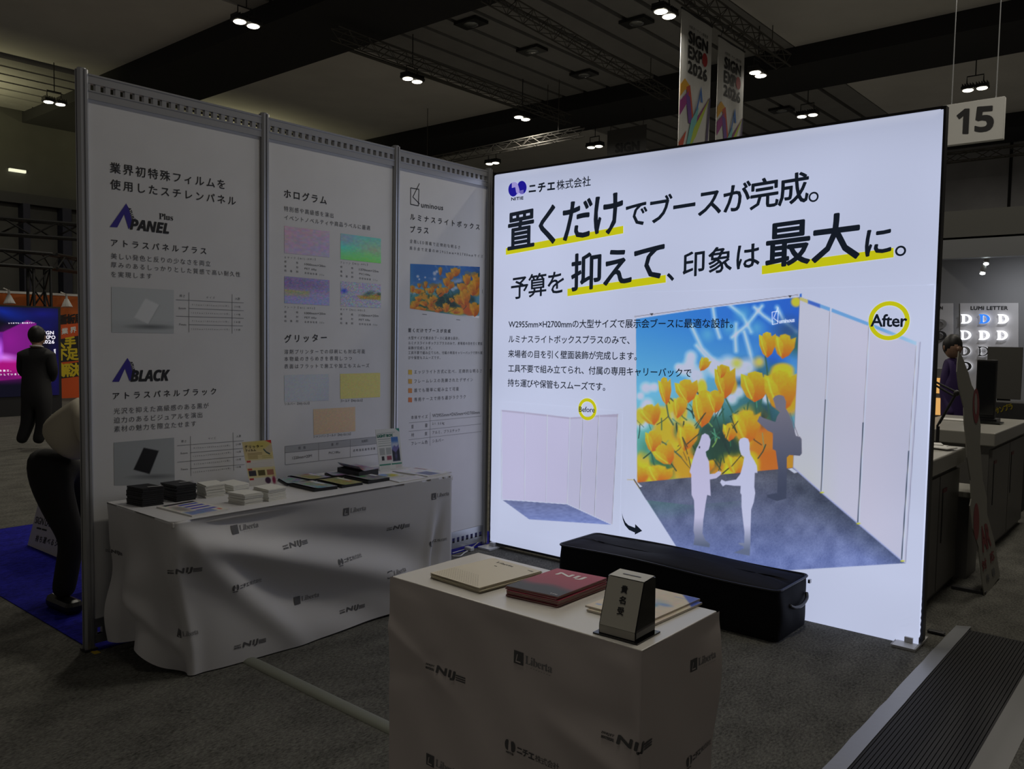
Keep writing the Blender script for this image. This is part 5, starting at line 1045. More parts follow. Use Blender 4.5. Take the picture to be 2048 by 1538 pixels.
onQ('𝐋𝐢𝐛𝐞𝐫𝐭𝐚', .22, .86, .34, .05, 0, 0); onQ('―', .34, .74, .05, .012, .1, 0); onQ('NIJ', .84, .88, .09, .03, .05, 0)
ik.build('cover_print', [INK, mat('dot_brown', (.20, .18, .14), .6)], R_[0])
def redp(c):
    c.poly([(-5, -5), (105, -5), (105, 105), (-5, 105)], lambda U, V: np.stack([168-V*.4, 34+(V < 30)*(30-V)*.5, 56+(V < 30)*(30-V)*.6], -1)*(1-np.clip((V-62-3*np.sin(U/12))/16, 0, 1)[..., None])+np.array([38, 40, 44])*np.clip((V-62-3*np.sin(U/12))/16, 0, 1)[..., None], 1)
N = 6; zt = aty(*q8(1375, 500), atz(*q8(1388, 622), PZ)[1])[2]; th = (zt-PZ)/N; REDP = pbase(PZ+.001+N*th, q8(820, 383), q8(1378, 503), q8(1915, 300))
for k in range(N):
    last = k == N-1; lb = ['bottom crimson catalogue of the middle pile on the podium', 'second crimson catalogue from the bottom of the middle pile', 'third crimson catalogue from the bottom of the middle pile', 'third crimson catalogue from the top of the middle pile', 'crimson catalogue just under the top one of the middle pile', 'top crimson and black catalogue of the middle pile'][k]
    catalog(PZ+.001+k*th, REDP, th, lb, 'crimson catalogues piled on the podium', REDC, (150, 30, 60), redp if last else None, 75+k, edge=mat('page_edges', (.38, .35, .27), .8))
zc = PZ+.001+N*th; Lq, Fq, Rq = [atz(*q8(*p), zc) for p in ((820, 383), (1378, 503), (1915, 300))]; ex = Fq-Lq; ey = Rq-Fq; ik = Ink(pl, 0)
onQ('NIJ', .20, .72, .52, .14, .07); onQ('IJ GRAPHICS'[:0] or 'NIJ', .80, .05, .12, .025, .05)
cat_ = [o for o in COL.objects if o.get('label') == 'top crimson and black catalogue of the middle pile'][0]; ik.build('cover_print', mat('white_ink', (.75, .72, .72), .5), cat_)
# leaflets under the card box
q9 = lambda x, y: (1160+x/6.827, 1120+y/6.827)
def mapp(c):
    c.poly([(55, 0), (100, 0), (100, 34), (86, 22)], (70, 100, 190), 1) if False else None
    c.blob(60, 45, 18, 10, (150, 175, 200), soft=.9, alpha=.7); c.blob(66, 55, 7, 7, (70, 150, 185), soft=.5); c.blob(56, 58, 8, 7, (214, 205, 110), soft=.6); c.blob(45, 60, 7, 6, (220, 175, 160), soft=.6); c.blob(78, 44, 10, 4, (130, 160, 205), soft=.6)
    c.stroke([(70, 12), (88, 12)], 2, (160, 175, 205), 1); c.stroke([(8, 88), (14, 88)], 3, (140, 160, 220), 1); noisecol(c, .05, 5, 70)
P = [np.array(p) for p in (atz(*q9(90, 705), PZ), atz(*q9(1668, 612), PZ))]
Lm, Rm, Bm = P[0], P[1], atz(1283, 1181, PZ); Fm = Lm+Rm-Bm
for k, lb in enumerate(['lower colourful map leaflet under the name card box', 'upper colourful map leaflet with a blue corner behind the name card box']):
    z = PZ+.0015+k*.006; off = np.array([(-.012 if k else 0), (.010 if k else 0), 0]); c = (Fm+Rm+Bm+Lm)/4; r = empty('leaflet', (c[0], c[1], z), lb, 'leaflet', 'map leaflets on the podium')
    Q = [p+off for p in (Fm, Rm, Bm, Lm)]; MB().hexa([(p[0], p[1], z) for p in Q]+[(p[0], p[1], z+.005) for p in Q]).build('pages', mat('leaflet_paper', (.62, .56, .48), .5), r)
    T_ = [np.array([p[0], p[1], z+.0056]) for p in Q]; cv = Canvas(quadfn(T_[3], T_[0], T_[1], T_[2]), 70, 70, (215, 202, 182)).local(); mapp(cv)
    cv.poly([(72, 0), (100, 0), (100, 22)], (60, 90, 195), 1.) ; cv.build('cover_print', PRINT, r)
# name card box
ACR = mat('black_acrylic', (.006, .006, .007), .08); PEARL = mat('pearl_plastic', (.50, .485, .42), .35)
a = atz(*q9(175, 985), PZ+.004); b = atz(*q9(780, 1150), PZ+.004); c_ = atz(*q9(1097, 975), PZ+.004); e1 = (b-a); w = np.linalg.norm(e1); e1 /= w; e2 = (c_-b); dpt = np.linalg.norm(e2); e2 /= dpt
r = empty('card_box', (a+c_)/2*np.array([1, 1, 0])+np.array([0, 0, PZ]), 'black and pearl name card box with three vertical characters on the podium corner', 'card box')
up = np.array([0, 0, 1.])
MB().prism([p-up*.0035 for p in (a, b, b+e2*dpt, a+e2*dpt)], up*.004).build('base_plate', ACR, r)
s0 = a+e1*w*.09+e2*dpt*.09; ww = w*.84; dd = dpt*.80; zt = aty(*q9(895, 300), (s0+e1*ww)[1])[2]-PZ
fb = atz(*q9(755, 1100), PZ+.004)
hk = .022; Hh = aty(*q9(1010, 222), (s0+e1*ww+e2*dd)[1])[2]-PZ-.004
tf = .0
side = [(0, 0), (0, hk), (dd*.42, Hh*.965), (dd*.95, Hh), (dd, hk), (dd, 0)]
side = [(-.0, 0), (-.0, hk), (dd*.40, Hh*.97), (dd*.97, Hh), (dd, hk*1.), (dd, 0)]
MB().prism([s0+e2*p[0]+up*p[1] for p in side], e1*ww).build('box_body', ACR, r)
S3 = lambda x, d_, h_, o=0.: s0+e1*x*ww+e2*d_+up*h_
nf = np.cross(e1, (S3(0, side[2][0], side[2][1])-S3(0, 0, hk))); nf /= np.linalg.norm(nf); nf = nf if nf@(O-a) > 0 else -nf
mb = MB(); mb.prism([S3(.03, 0, .002)-e2*.0015, S3(.97, 0, .002)-e2*.0015, S3(.97, 0, hk)-e2*.0015, S3(.03, 0, hk)-e2*.0015], -e2*.001)
mb.prism([S3(.03, 0, hk)+nf*.0015, S3(.97, 0, hk)+nf*.0015, S3(.97, *side[2])+nf*.0015, S3(.03, *side[2])+nf*.0015], nf*.001)
mb.prism([S3(.03, *side[2])+up*.0015, S3(.97, *side[2])+up*.0015, S3(.97, *side[3])+up*.0015, S3(.03, *side[3])+up*.0015], up*.001); mb.build('pearl_face', PEARL, r)
sc_ = (side[2][0]*.55+side[3][0]*.45, side[2][1]*.55+side[3][1]*.45)
MB().prism([S3(.28, sc_[0]-.002, sc_[1])+up*.0028, S3(.76, sc_[0]-.002, sc_[1])+up*.0028, S3(.76, sc_[0]+.003, sc_[1])+up*.0028, S3(.28, sc_[0]+.003, sc_[1])+up*.0028], up*.0004).build('slot', BLACKF, r)
fp = Plane(S3(0, 0, hk)+nf*.003, e1, S3(0, *side[2])-S3(0, 0, hk)); FL_ = np.linalg.norm(S3(0, *side[2])-S3(0, 0, hk)); ik = Ink(fp, .0004)
for s_, y in (('貴', .72), ('名', .50), ('受', .28)): ik.m(s_, .43*ww, y*FL_, .17*ww, .15*FL_, .03)
if fp.n@nf < 0: fp.n = -fp.n
ik.build('lettering', INK, r)

# ---------------------------------------------------------------- black carry bag
bz = aty(1545.7, 1178, atz(1545, 1285, 0)[1])[2]
BA = empty('carry_bag', (1.75, -.33, 0), 'long black fabric carry bag lying on the carpet before the light box', 'bag')
NYL = mat('black_nylon', (.007, .007, .009), .75, bump=.3, bscale=35, spec=.2)
bx0, bx1, by0, by1 = 1.05, 2.455, -.535, -.125; BH = bz
def bagbody(z0, z1, bul, sag, nm, m, inset=0.):
    n1, n2, nz = 60, 18, 12; vs = []; per = []
    rc = .035
    def ring(t):   # perimeter param list of (x,y,nx,ny)
        out = []
        for cx, cy, a0, nseg, (dx, dy) in ((bx1-rc, by0+rc, -90, 5, (0, 1)), (bx1-rc, by1-rc, 0, 5, (-1, 0)), (bx0+rc, by1-rc, 90, 5, (0, -1)), (bx0+rc, by0+rc, 180, 5, (1, 0))):
            for k in range(nseg): a = math.radians(a0+90*k/(nseg-1)); out.append((cx+rc*math.cos(a), cy+rc*math.sin(a), math.cos(a), math.sin(a)))
            L = (by1-by0 if dx == 0 else bx1-bx0)-2*rc; ns = 10 if dx == 0 else 36
            for k in range(1, ns): out.append((out[-k][0] if False else cx+rc*math.cos(math.radians(a0+90))+dx*L*k/ns, cy+rc*math.sin(math.radians(a0+90))+dy*L*k/ns, math.cos(math.radians(a0+90)), math.sin(math.radians(a0+90))))
        return out
    R0 = ring(0); n = len(R0); rr = random.Random(3)
    ph = [rr.uniform(0, 6) for _ in range(6)]
    for j in range(nz+1):
        h = j/nz; z = z0+(z1-z0)*h
        for (x, y, nx, ny) in R0:
            s_ = x*7+y*9; b_ = bul*math.sin(math.pi*h)*(1+.5*math.sin(s_+ph[0]))+.003*math.sin(s_*3.1+h*5+ph[1])*(h*(1-h)*4)
            zz = z-(sag*(.5+.5*math.sin(x*5.1+ph[2]))*h**6)
            vs.append((x+nx*(b_-inset), y+ny*(b_-inset), zz))
    fs = [(j*n+k, j*n+(k+1) % n, (j+1)*n+(k+1) % n, (j+1)*n+k) for j in range(nz) for k in range(n)]
    # domed lid rings
    top = nz*n; c = ((bx0+bx1)/2, (by0+by1)/2)
    prev = top
    for q in range(1, 7):
        f = 1-q/6.; base = len(vs)
        for k in range(n):
            x, y, z = vs[top+k]; yy = c[1]+(y-c[1])*f; xx = c[0]+(x-c[0])*(f if abs(y-c[1]) < 1e-9 else 1-(1-f)*(by1-by0)/(bx1-bx0)); 
            vs.append((xx, yy, z+.012*math.sin(min(1, (1-f)*1.6)*math.pi/2)+.004*math.sin(xx*11+yy*20)*(1-f)-.010*(1-f)*math.sin((xx-bx0)/(bx1-bx0)*math.pi*2)))
        fs += [(prev+k, prev+(k+1) % n, base+(k+1) % n, base+k) for k in range(n)]; prev = base
    return MB().add(vs, fs).build(nm, m, BA, smooth=True), R0
bag, R0 = bagbody(0.002, BH, .010, .012, 'bag_body', NYL)
pip = [(x+nx*.006, y+ny*.006, BH-.012*(.5+.5*math.sin(x*5.1+3))-.0) for x, y, nx, ny in R0]; MB().tube(pip+[pip[0]], .006, 6, caps=False).build('lid_piping', mat('black_piping', (.02, .02, .022), .4), BA)
hp = sm([(bx1+.012, -.40, BH*.60), (bx1+.022, -.36, BH*.54), (bx1+.028, -.28, BH*.52), (bx1+.024, -.20, BH*.58), (bx1+.012, -.17, BH*.66)])
MB().tube(hp, .010, 8).build('handle', mat('handle_webbing', (.03, .03, .034), .35), BA, smooth=True)
MB().box(bx1+.004, bx1+.016, by1-.01, by1+.012, BH-.05, BH-.03).build('zip_pull', mat('steel', (.5, .5, .5), .3, .9), BA)

# ---------------------------------------------------------------- background left
PX12 = Plane((-12, 0, 0), (0, 1, 0), (0, 0, 1))
r = empty('led_screen', (-12.05, .6, 0), 'large magenta and blue LED screen with expo lettering behind the man in the suit', 'screen')
a = PX12.hit(-70, 610); b = PX12.hit(116, 617); c_ = PX12.hit(123, 800)
ys0, ys1, zs1, zs0 = a[0], b[0], b[1], max(.35, c_[1])
MB().box(-12.2, -12.02, ys0-.03, ys1+.05, 0, zs1+.03).build('cabinet', BLACKF, r)
SCR = mat('screen_pixels', (.01, .01, .01), .3, attr=True, aemit=(1, 1, 1), es=1.)
cv = Canvas(quadfn(PX12.to3((ys0, zs0), .0), PX12.to3((ys1, zs0), .0), PX12.to3((ys1, zs1), .0), PX12.to3((ys0, zs1), .0)), 200, 130, (7, 7, 22))
h = lambda x, y: (x/7.693, 600+y/7.693)
cv.blob(*h(650, 220), 45, 14, (14, 16, 92), soft=.9); cv.blob(*h(60, 180), 40, 12, (10, 30, 120), .3, .9); cv.blob(*h(700, 400), 30, 14, (10, 12, 70), soft=.9)
cv.poly([h(-500, 520), h(50, 490), h(420, 310), h(560, 360), h(560, 900), h(240, 925), h(50, 850), h(-500, 1000)], (105, 18, 112), 1.2); cv.poly([h(-500, 540), h(45, 500), h(45, 850), h(-500, 960)], (80, 20, 120), 1)
cv.blob(*h(150, 620), 18, 20, (125, 22, 130), soft=.9, alpha=.7)
cv.poly([h(-500, 900), h(0, 850), h(250, 925), h(420, 1000), h(420, 1200), h(0, 1240), h(-500, 1260)], (150, 12, 110), 1.2); cv.blob(*h(20, 880), 30, 7, (190, 110, 215), .1, .7); cv.blob(*h(0, 770), 5, 16, (180, 90, 225), soft=.8); cv.blob(*h(60, 1190), 50, 9, (90, 10, 90), soft=.8, alpha=.8)
cv.blob(*h(850, 1100), 12, 60, (12, 8, 60), soft=.8)
cv.build('screen_image', SCR, r)
ik = Ink(PX12, .004); ik.off = .004
for t, x0, y0, x1, y1, hh in [('SIGN', 640, 528, 825, 530, 52), ('EXPO', 640, 600, 850, 602, 55), ('2026', 640, 668, 835, 670, 52), ('完全な施工、', -120, 1103, 170, 1100, 30), ('サポートしています', -170, 1165, 305, 1155, 30), ('いつまでも：超大型パワー', 130, 368, 530, 362, 22)]: ik.px(t, h(x0, y0), h(x1, y1), hh/7.693, .05)
for k in range(5): ik.line(h(835-abs(k-2)*4, 770+k*20), h(855, 760+k*24), .01)
ik.build('screen_lettering', mat('lit_lettering', (.8, .8, .8), .5, emit=(.62, .6, .72), es=1), r)
# trusses
pA = atx(-60, 448, -14); pB = atx(165, 462, -14); truss('box_truss', (-14, pA[1], pA[2]), (-14, pB[1]+1, pB[2]), .30, .30, 'upper black box truss crossing high at the far left', 'truss', TRD, .5, .03, 'black box trusses at the far left')
p1 = atx(-60, 516, -13); p2 = atx(82, 521, -13); truss('box_truss', (-13, p1[1], p2[2]), (-13, p2[1]+.15, p2[2]), .27, .27, 'lower black box truss ending at the truss column', 'truss', TRD, .4, .028, 'black box trusses at the far left')
truss('box_truss', (-13, p2[1]+.15, p2[2]), (-16.5, p2[1]+3.3, p2[2]+.1), .27, .27, 'lower black box truss running back right from the truss column', 'truss', TRD, .4, .028, 'black box trusses at the far left')
truss('truss_column', (-13.1, p2[1], 0), (-13.1, p2[1], p2[2]-.1), .30, .30, 'black truss column rising behind the LED screen', 'truss', TRD, .45, .028)
# orange booth
PX16 = Plane((-16, 0, 0), (0, 1, 0), (0, 0, 1)); a = PX16.hit(-60, 583); b = PX16.hit(175, 592)
r = empty('orange_booth', (-16.1, (a[0]+b[0])/2, 0), 'orange exhibition booth wall with a white top edge at the far left', 'booth')
ORG = mat('orange_wall', rgb(190, 95, 20), .6)
MB().box(-16.1, -16, a[0], b[0]+3, 0, a[1]).build('wall_panel', ORG, r); MB().box(-16.12, -15.98, a[0], b[0]+3, a[1], a[1]+.05).build('top_edge', WHITEP, r); MB().box(-15.95, -15.68, a[0], b[0]+3, 0, .55).build('plinth', mat('grey_plinth', (.35, .34, .3), .6), r)
ik = Ink(PX16, .01); ik.px('看板展', (118, 652), (166, 648), 22, .03); ik.build('lettering', INK, r)
for u, v, lb in ((18, 600, 'small white spot lamp on the orange booth, left one'), (133, 607, 'small white spot lamp on the orange booth, right one')):
    p = atx(u, v, -15.7); q = empty('spot_lamp', p, lb, 'lamp', 'spot lamps on the orange booth'); mb = MB().tube([p+np.array([0, 0, .22]), p+np.array([0, 0, .10])], [.02, .03], 8); mb.tube([p+np.array([0, 0, .10]), p-np.array([-.02, 0, .08])], [.04, .12], 12)
    mb.build('shade', WHITEP, q); MB().tube([p+np.array([0, 0, .2]), p+np.array([-.3, 0, .26])], .012, 6).build('arm', WHITEP, q)
P15 = Plane((-15.6, 0, 0), (0, 1, 0), (0, 0, 1)); Q = [P15.hit(*p) for p in ((115, 650), (178, 645), (178, 795), (122, 798))]
r = empty('poster', P15.to3(Q[3]), 'orange and black poster with large yellow characters right of the LED screen', 'poster')
MB().prism([P15.to3(q) for q in Q], (-.05, 0, 0)).build('poster_board', mat('poster_orange', rgb(215, 85, 25), .6), r)
h2_ = lambda x, y: (x/3.494, 380+y/3.494)
ik = Ink(P15, .01)
for P in ([(408, 1045), (560, 1015), (560, 1190), (408, 1205)], [(408, 1225), (560, 1200), (560, 1300), (408, 1320)]): ik2 = Ink(P15, .006); ik2.poly([h2_(*p) for p in P][::-1]); ik2.build('black_band', INK, r)
ik.px('業界！', h2_(430, 1010), h2_(560, 990), 12, .03, 0, 2); ik.px('人手', h2_(375, 1110), h2_(527, 1100), 22, .05, 0, 0); ik.px('不足', h2_(390, 1190), h2_(545, 1185), 22, .05, 0, 0); ik.px('解決', h2_(415, 1305), h2_(560, 1300), 26, .05, 0, 0)
ik.build('lettering', [mat('yellow_lettering', rgb(215, 190, 30), .6), INK, WHITEP], r)
for i, (u0, u1) in enumerate([(40, 54), (118, 136)]):
    q0 = atx(u0, 500, -22.9); q1 = atx(u1, 500, -22.9); MB().box(-23, -22.6, q0[1], q1[1], 0, 5.2).build('wall_column', mat('blue_black_column', (.012, .013, .03), .6), WL)
MB().box(-23, -22.7, -9, 25, 5.2, 5.5).build('wall_ledge', DARK, WL)
pw = atx(36, 342, -22.9); r = empty('strip_light', pw, 'short pale strip light high on the far left wall', 'lamp'); MB().box(-23, -22.9, pw[1]-.22, pw[1]+.22, pw[2]-.03, pw[2]+.05).build('tube', mat('strip_glow', (1, 1, 1), .5, emit=(.75, .75, .55), es=1), r); MB().box(-23, -22.95, pw[1]-.24, pw[1]+.24, pw[2]+.05, pw[2]+.08).build('holder', DARK, r)
# leaning sign board on the blue carpet
a = atz(55, 1090, .004); b = atz(120, 1117, .004); e = b-a; e /= np.linalg.norm(e); t = atx(90, 955, a[0]); up = t-a; b2 = a+e*.75
r = empty('sign_board', (a+b2)/2, 'white sign board leaning on the blue carpet behind the bending person', 'sign board')
n = np.cross(e, up); n /= np.linalg.norm(n); n = n if n@(O-a) > 0 else -n
MB().prism([a, b2, b2+up, a+up], -n*.012).build('board', mat('sign_board_white', (.62, .60, .56), .5), r)
m_ = (a+b2)/2; bk = m_+up*.9; hb = np.array([bk[0]-n[0]*.25, bk[1]-n[1]*.25+.15, .0]); MB().tube([bk-n*.02, hb], .012, 6).build('prop', ALUD, r)
pl = Plane(a, e, up); pl.n = n; ik = Ink(pl, .002); k4 = lambda x, y: (40+x/5.125, 940+y/5.125)
ik.px('SIGN LAB', k4(150, 545), k4(320, 590), 15, 0); ik.px('を', k4(340, 615), k4(380, 630), 14, .02); ik.px('持ち運べるショー', k4(155, 730), k4(460, 815), 14, .02); ik.px('― ―', k4(172, 600), k4(270, 628), 3, .1)
ik.build('lettering', INK, r)

# ---------------------------------------------------------------- people
def skin(name, P, E, R, m, parent, sub=2, flat=None):
    me = bpy.data.meshes.new(name+'_src'); me.from_pydata([tuple(map(float, p)) for p in P], E, []); o = bpy.data.objects.new(name+'_src', me); COL.objects.link(o)
    me_ = o.modifiers.new('s', 'SKIN'); me_.use_smooth_shade = True; o.modifiers.new('d', 'SUBSURF').levels = sub
    if not me.skin_vertices: 
        bpy.context.view_layer.objects.active = o
    sv = me.skin_vertices[0].data if me.skin_vertices else None
    for i, r_ in enumerate(R):
        rr2 = r_ if isinstance(r_, tuple) else (r_, r_); sv[i].radius = rr2
    sv[0].use_root = True
    bpy.context.view_layer.update(); dg = bpy.context.evaluated_depsgraph_get(); nm = bpy.data.meshes.new_from_object(o.evaluated_get(dg)); nm.name = name
    bpy.data.objects.remove(o); nm.materials.clear(); return link(name, nm, m, parent, smooth=True)
SUIT = mat('black_suit', (.006, .006, .008), .7); HAIRM = mat('black_hair', (.008, .007, .007), .5); SKINM = mat('skin', (.32, .19, .13), .5); SHIRT = mat('white_shirt', (.55, .50, .38), .7, bump=.2, bscale=25); SHOE = mat('black_shoe', (.006, .006, .006), .35); TROU = mat('black_trousers', (.005, .005, .006), .8)
RT = np.array([CA[0], CA[1], 0]); RT /= np.linalg.norm(RT); FW = np.array([CC[0], CC[1], 0]); FW /= np.linalg.norm(FW)
def hand(base, d, side, parent, s=1.):
    """palm with five bent fingers; d pointing direction, side lateral direction"""
    d = np.array(d, float); d /= np.linalg.norm(d); side = np.array(side, float); side -= d*(side@d); side /= np.linalg.norm(side); nn = np.cross(d, side)
    P = [base, base+d*.05*s, base+d*.09*s]; E = [(0, 1), (1, 2)]; R = [(.022*s, .014*s), (.036*s, .015*s), (.036*s, .012*s)]
    for i, (o, L) in enumerate(((-.03, .062), (-.01, .075), (.01, .07), (.03, .055))):
        b0 = len(P); P += [base+d*.085*s+side*o*s, base+d*(.09+L*.5)*s+side*o*1.1*s+nn*.006*s, base+d*(.085+L)*s+side*o*1.1*s+nn*.024*s]; E += [(2, b0), (b0, b0+1), (b0+1, b0+2)]; R += [.009*s, .008*s, .006*s]
    b0 = len(P); P += [base+d*.03*s-side*.04*s, base+d*.07*s-side*.06*s+nn*.012*s]; E += [(1, b0), (b0, b0+1)]; R += [.010*s, .008*s]
    return skin('hand', P, E, R, SKINM, parent, 1)
# man in the dark suit seen from behind
F0 = atz(42, 897, 0); kS = depth(F0); q = lambda u, v, d=0.: atd(u, v, kS)+FW*d
r = empty('person', (F0[0], F0[1], 0), 'person in a dark suit standing with the back turned before the LED screen', 'person')
gz = lambda p, z: np.array([p[0], p[1], z])
P = [q(72, 800), q(72, 765), q(72, 725, .02), q(73, 703, .02), q(73, 692, .01), q(46, 712), q(41, 745, .02), q(58, 762, .16), q(99, 713), q(105, 745, .02), q(90, 762, .16),
     q(60, 805), q(54, 848, .02), gz(q(40, 885), .06), q(88, 805), q(84, 850, .02), gz(q(74, 885), .06)]
E = [(0, 1), (1, 2), (2, 3), (3, 4), (3, 5), (5, 6), (6, 7), (3, 8), (8, 9), (9, 10), (0, 11), (11, 12), (12, 13), (0, 14), (14, 15), (15, 16)]
R = [(.20, .14), (.18, .13), (.19, .13), (.13, .10), .05, .085, .065, .045, .085, .065, .045, .12, .088, .07, .12, .088, .07]
skin('body', P, E, R, SUIT, r)
hc = q(72, 673, .03); hr = .105
hd = MB().ball(hc, (hr*.86, hr*.95, hr*1.2), 18, 14)
for s_ in (-1, 1): hd.ball(hc+RT*s_*.092+np.array([0, 0, -.01]), (.016, .022, .034), 8, 6)
hd.ball(hc+FW*.10+np.array([0, 0, -.015]), (.014, .02, .02), 8, 6); hd.tube([q(73, 697, .0), hc-np.array([0, 0, .07])], [.06, .055], 12); hd.build('head', SKINM, r, smooth=True)
MB().ball(hc-FW*.014+np.array([0, 0, .022]), (hr*.98, hr*1.0, hr*1.16), 18, 14).build('hair', HAIRM, r, smooth=True)
cpts = [q(73, 693)+RT*.075*math.cos(t_)+FW*.06*math.sin(t_)+np.array([0, 0, -.012*math.sin(t_)]) for t_ in np.linspace(0, 2*math.pi, 16)]; MB().tube(cpts, .010, 6, caps=False).build('shirt_collar', WHITEP, r)
for u, s_ in ((38, -1), (74, 1)):
    p = gz(q(u, 890), .0); MB().bbox(-.05, .05, -.10, .17, 0, .085, .03).build('shoe', SHOE, r).matrix_local = Matrix.Translation(Vector((float(p[0]-F0[0]), float(p[1]-F0[1]), 0))) @ Matrix.Rotation(math.atan2(FW[1], FW[0])-math.pi/2+s_*-.3, 4, 'Z')
    COL.objects[-1].matrix_parent_inverse = Matrix.Identity(4)
for u, s_ in ((58, 1), (90, -1)): hand(q(u, 762, .16), FW*.4+RT*s_, np.array([0, 0, 1.]), r)
# person bending over behind the partition
F1 = atz(135, 1214, 0); kB = depth(F1)+.02; q = lambda u, v, d=0.: atd(u, v, kB)+FW*d
r = empty('person', (F1[0], F1[1], 0), 'person in a white shirt and black trousers bending over behind the partition post', 'person')
P = [q(104, 915), q(112, 895, .0), q(106, 948, -.06), q(156, 1075, -.06), gz(q(136, 1196, -.06), .06), q(98, 945, .16), q(112, 1045, .3), gz(q(160, 1180, .3), .06)]
skin('trousers', P, [(0, 1), (0, 2), (2, 3), (3, 4), (0, 5), (5, 6), (6, 7)], [(.175, .17), (.15, .15), .12, .070, .064, .12, .075, .06], TROU, r)
P = [q(112, 897), q(140, 868), q(175, 850), q(205, 848), q(225, 858), q(212, 862, -.17), q(235, 925, -.20), q(245, 985, -.16), q(212, 862, .17), q(235, 925, .2), q(245, 985, .16)]
skin('shirt', P, [(0, 1), (1, 2), (2, 3), (3, 4), (3, 5), (5, 6), (6, 7), (3, 8), (8, 9), (9, 10)], [(.135, .15), (.15, .165), (.165, .18), (.14, .18), .06, .07, .05, .035, .07, .05, .035], SHIRT, r)
hc = q(252, 880); hd = MB().ball(hc, (.095, .095, .11), 16, 12); hd.tube([q(226, 858), hc], [.055, .05], 10)
for s_ in (-1, 1): hd.ball(hc+FW*s_*.09, (.02, .02, .03), 8, 6)
hd.ball(hc+RT*.06-np.array([0, 0, .08]), .018, 8, 6); hd.build('head', SKINM, r, smooth=True)
MB().ball(hc-RT*.012+np.array([0, 0, .022]), (.103, .103, .11), 16, 12).build('hair', HAIRM, r, smooth=True)
pass
for p_, rot in ((q(134, 1200, -.06), 1.5), (q(162, 1190, .3), 1.5)):
    p_ = gz(p_, 0); o = MB().bbox(-.048, .048, -.10, .17, 0, .08, .03).build('shoe', SHOE, r); o.matrix_parent_inverse = Matrix.Identity(4); o.matrix_local = Matrix.Translation(Vector((float(p_[0]-F1[0]), float(p_[1]-F1[1]), 0))) @ Matrix.Rotation(-rot, 4, 'Z')
for d_ in (-.16, .16): hand(q(245, 985, d_), (0, 0, -1), RT, r)

# ---------------------------------------------------------------- background right
P7 = Plane((0, 7, 0), (1, 0, 0), (0, 0, 1)); P8 = Plane((0, 8.1, 0), (1, 0, 0), (0, 0, 1)); g1 = lambda x, y: (1840+x/3.663, 180+y/3.663); g2 = lambda x, y: (1840+x/5.125, 560+y/5.125)
def bigp(plane, pts, ext, m, name, parent): return MB().prism([plane.p3(*p) for p in pts], ext).build(name, m, parent)
a, b = P7.p3(1885, 203), P7.p3(2010, 192); c_ = P7.p3(2008, 277)
r = empty('hall_sign', ((a[0]+b[0])/2, 7, c_[2]), 'white hanging hall sign with the black number 15 right of the lit box', 'sign')
MB().bbox(a[0], b[0], 7, 7.09, c_[2], b[2], .006).build('panel', mat('sign_panel', (.62, .62, .59), .5), r)
for x in (a[0]+.1, b[0]-.1): MB().tube([(x, 7.03, b[2]), (x, 7.03, 8.0)], .006, 5).build('hanging_wire', ALUD, r)
ik = Ink(P7, .006); ik.px('𝟭', g1(266, 320), g1(352, 318), 48, .02); ik.px('𝟱', g1(402, 308), g1(535, 300), 49, .02); ik.build('lettering', INK, r)
r = empty('exhibition_booth', (2.5, 7.5, 0), 'grey exhibition booth with a deep fascia beyond the right edge of the light box', 'booth')
GW = mat('booth_grey', (.20, .20, .21), .7); FA = mat('booth_fascia', (.11, .11, .10), .8)
a = aty(1870, 425, 7); a2 = aty(1870, 482, 7); a3 = aty(1870, 519, 7)
MB().box(.9, 5, 7.0, 7.15, a2[2], a[2]).build('fascia', FA, r); MB().box(.9, 5, 6.96, 7.12, a3[2], a2[2]).build('metal_beam', ALUD, r); MB().box(.9, 5, 8.12, 8.2, 0, a2[2]).build('back_wall', GW, r); MB().box(.9, 5, 7.0, 8.2, a2[2], a2[2]+.03).build('top_panel', FA, r)
def spot(u, v, lb):
    p = aty(u, v, 7.25); q = empty('spotlight', p, lb, 'lamp', 'spotlights under the booth fascia'); MB().tube([p+np.array([.02, 0, .12]), p+np.array([0, 0, .02])], [.02, .035], 10).build('head', WHITEP, q)
    MB().ball(p, (.033, .033, .018), 12, 6).build('bulb', mat('spot_glow', (1, 1, 1), .5, emit=(.9, 1, 1), es=6), q); MB().tube([p+np.array([.02, 0, .12]), p+np.array([.02, 0, .25])], .008, 6).build('stem', BLACKF, q)
spot(1972, 528, 'upper small white spotlight under the grey booth fascia'); spot(1965, 547, 'lower small white spotlight under the grey booth fascia')
area('booth_spot_light', (2.2, 7.3, 2.5), .1, 7, (.95, .97, 1), (math.radians(25), 0, 0))
LBD = mat('letter_board', (.46, .45, .47), .5)
def board(pts, lb, name='sample_board'):
    q = empty(name, P8.p3(*pts[0]), lb, 'sign board'); bigp(P8, pts, (0, .018, 0), LBD, 'board', q); return q
B1 = board([g2(412, 1140), g2(1010, 1140), g2(1010, 235), g2(412, 238)], 'pale board titled LUMI LETTER with rows of glowing letter D samples'); B2 = board([g2(150, 1000), g2(340, 1000), g2(340, 238), g2(150, 240)], 'pale board with dark D samples half hidden behind the edge of the lit box')
ik = Ink(P8, .004); ik.px('LUMI LETTER', g2(520, 306), g2(900, 306), 7, .05); ik.build('title', INK, B1); ik = Ink(P8, .004); ik.px('N', g2(205, 302), g2(232, 302), 6, .05); ik.build('title', INK, B2)
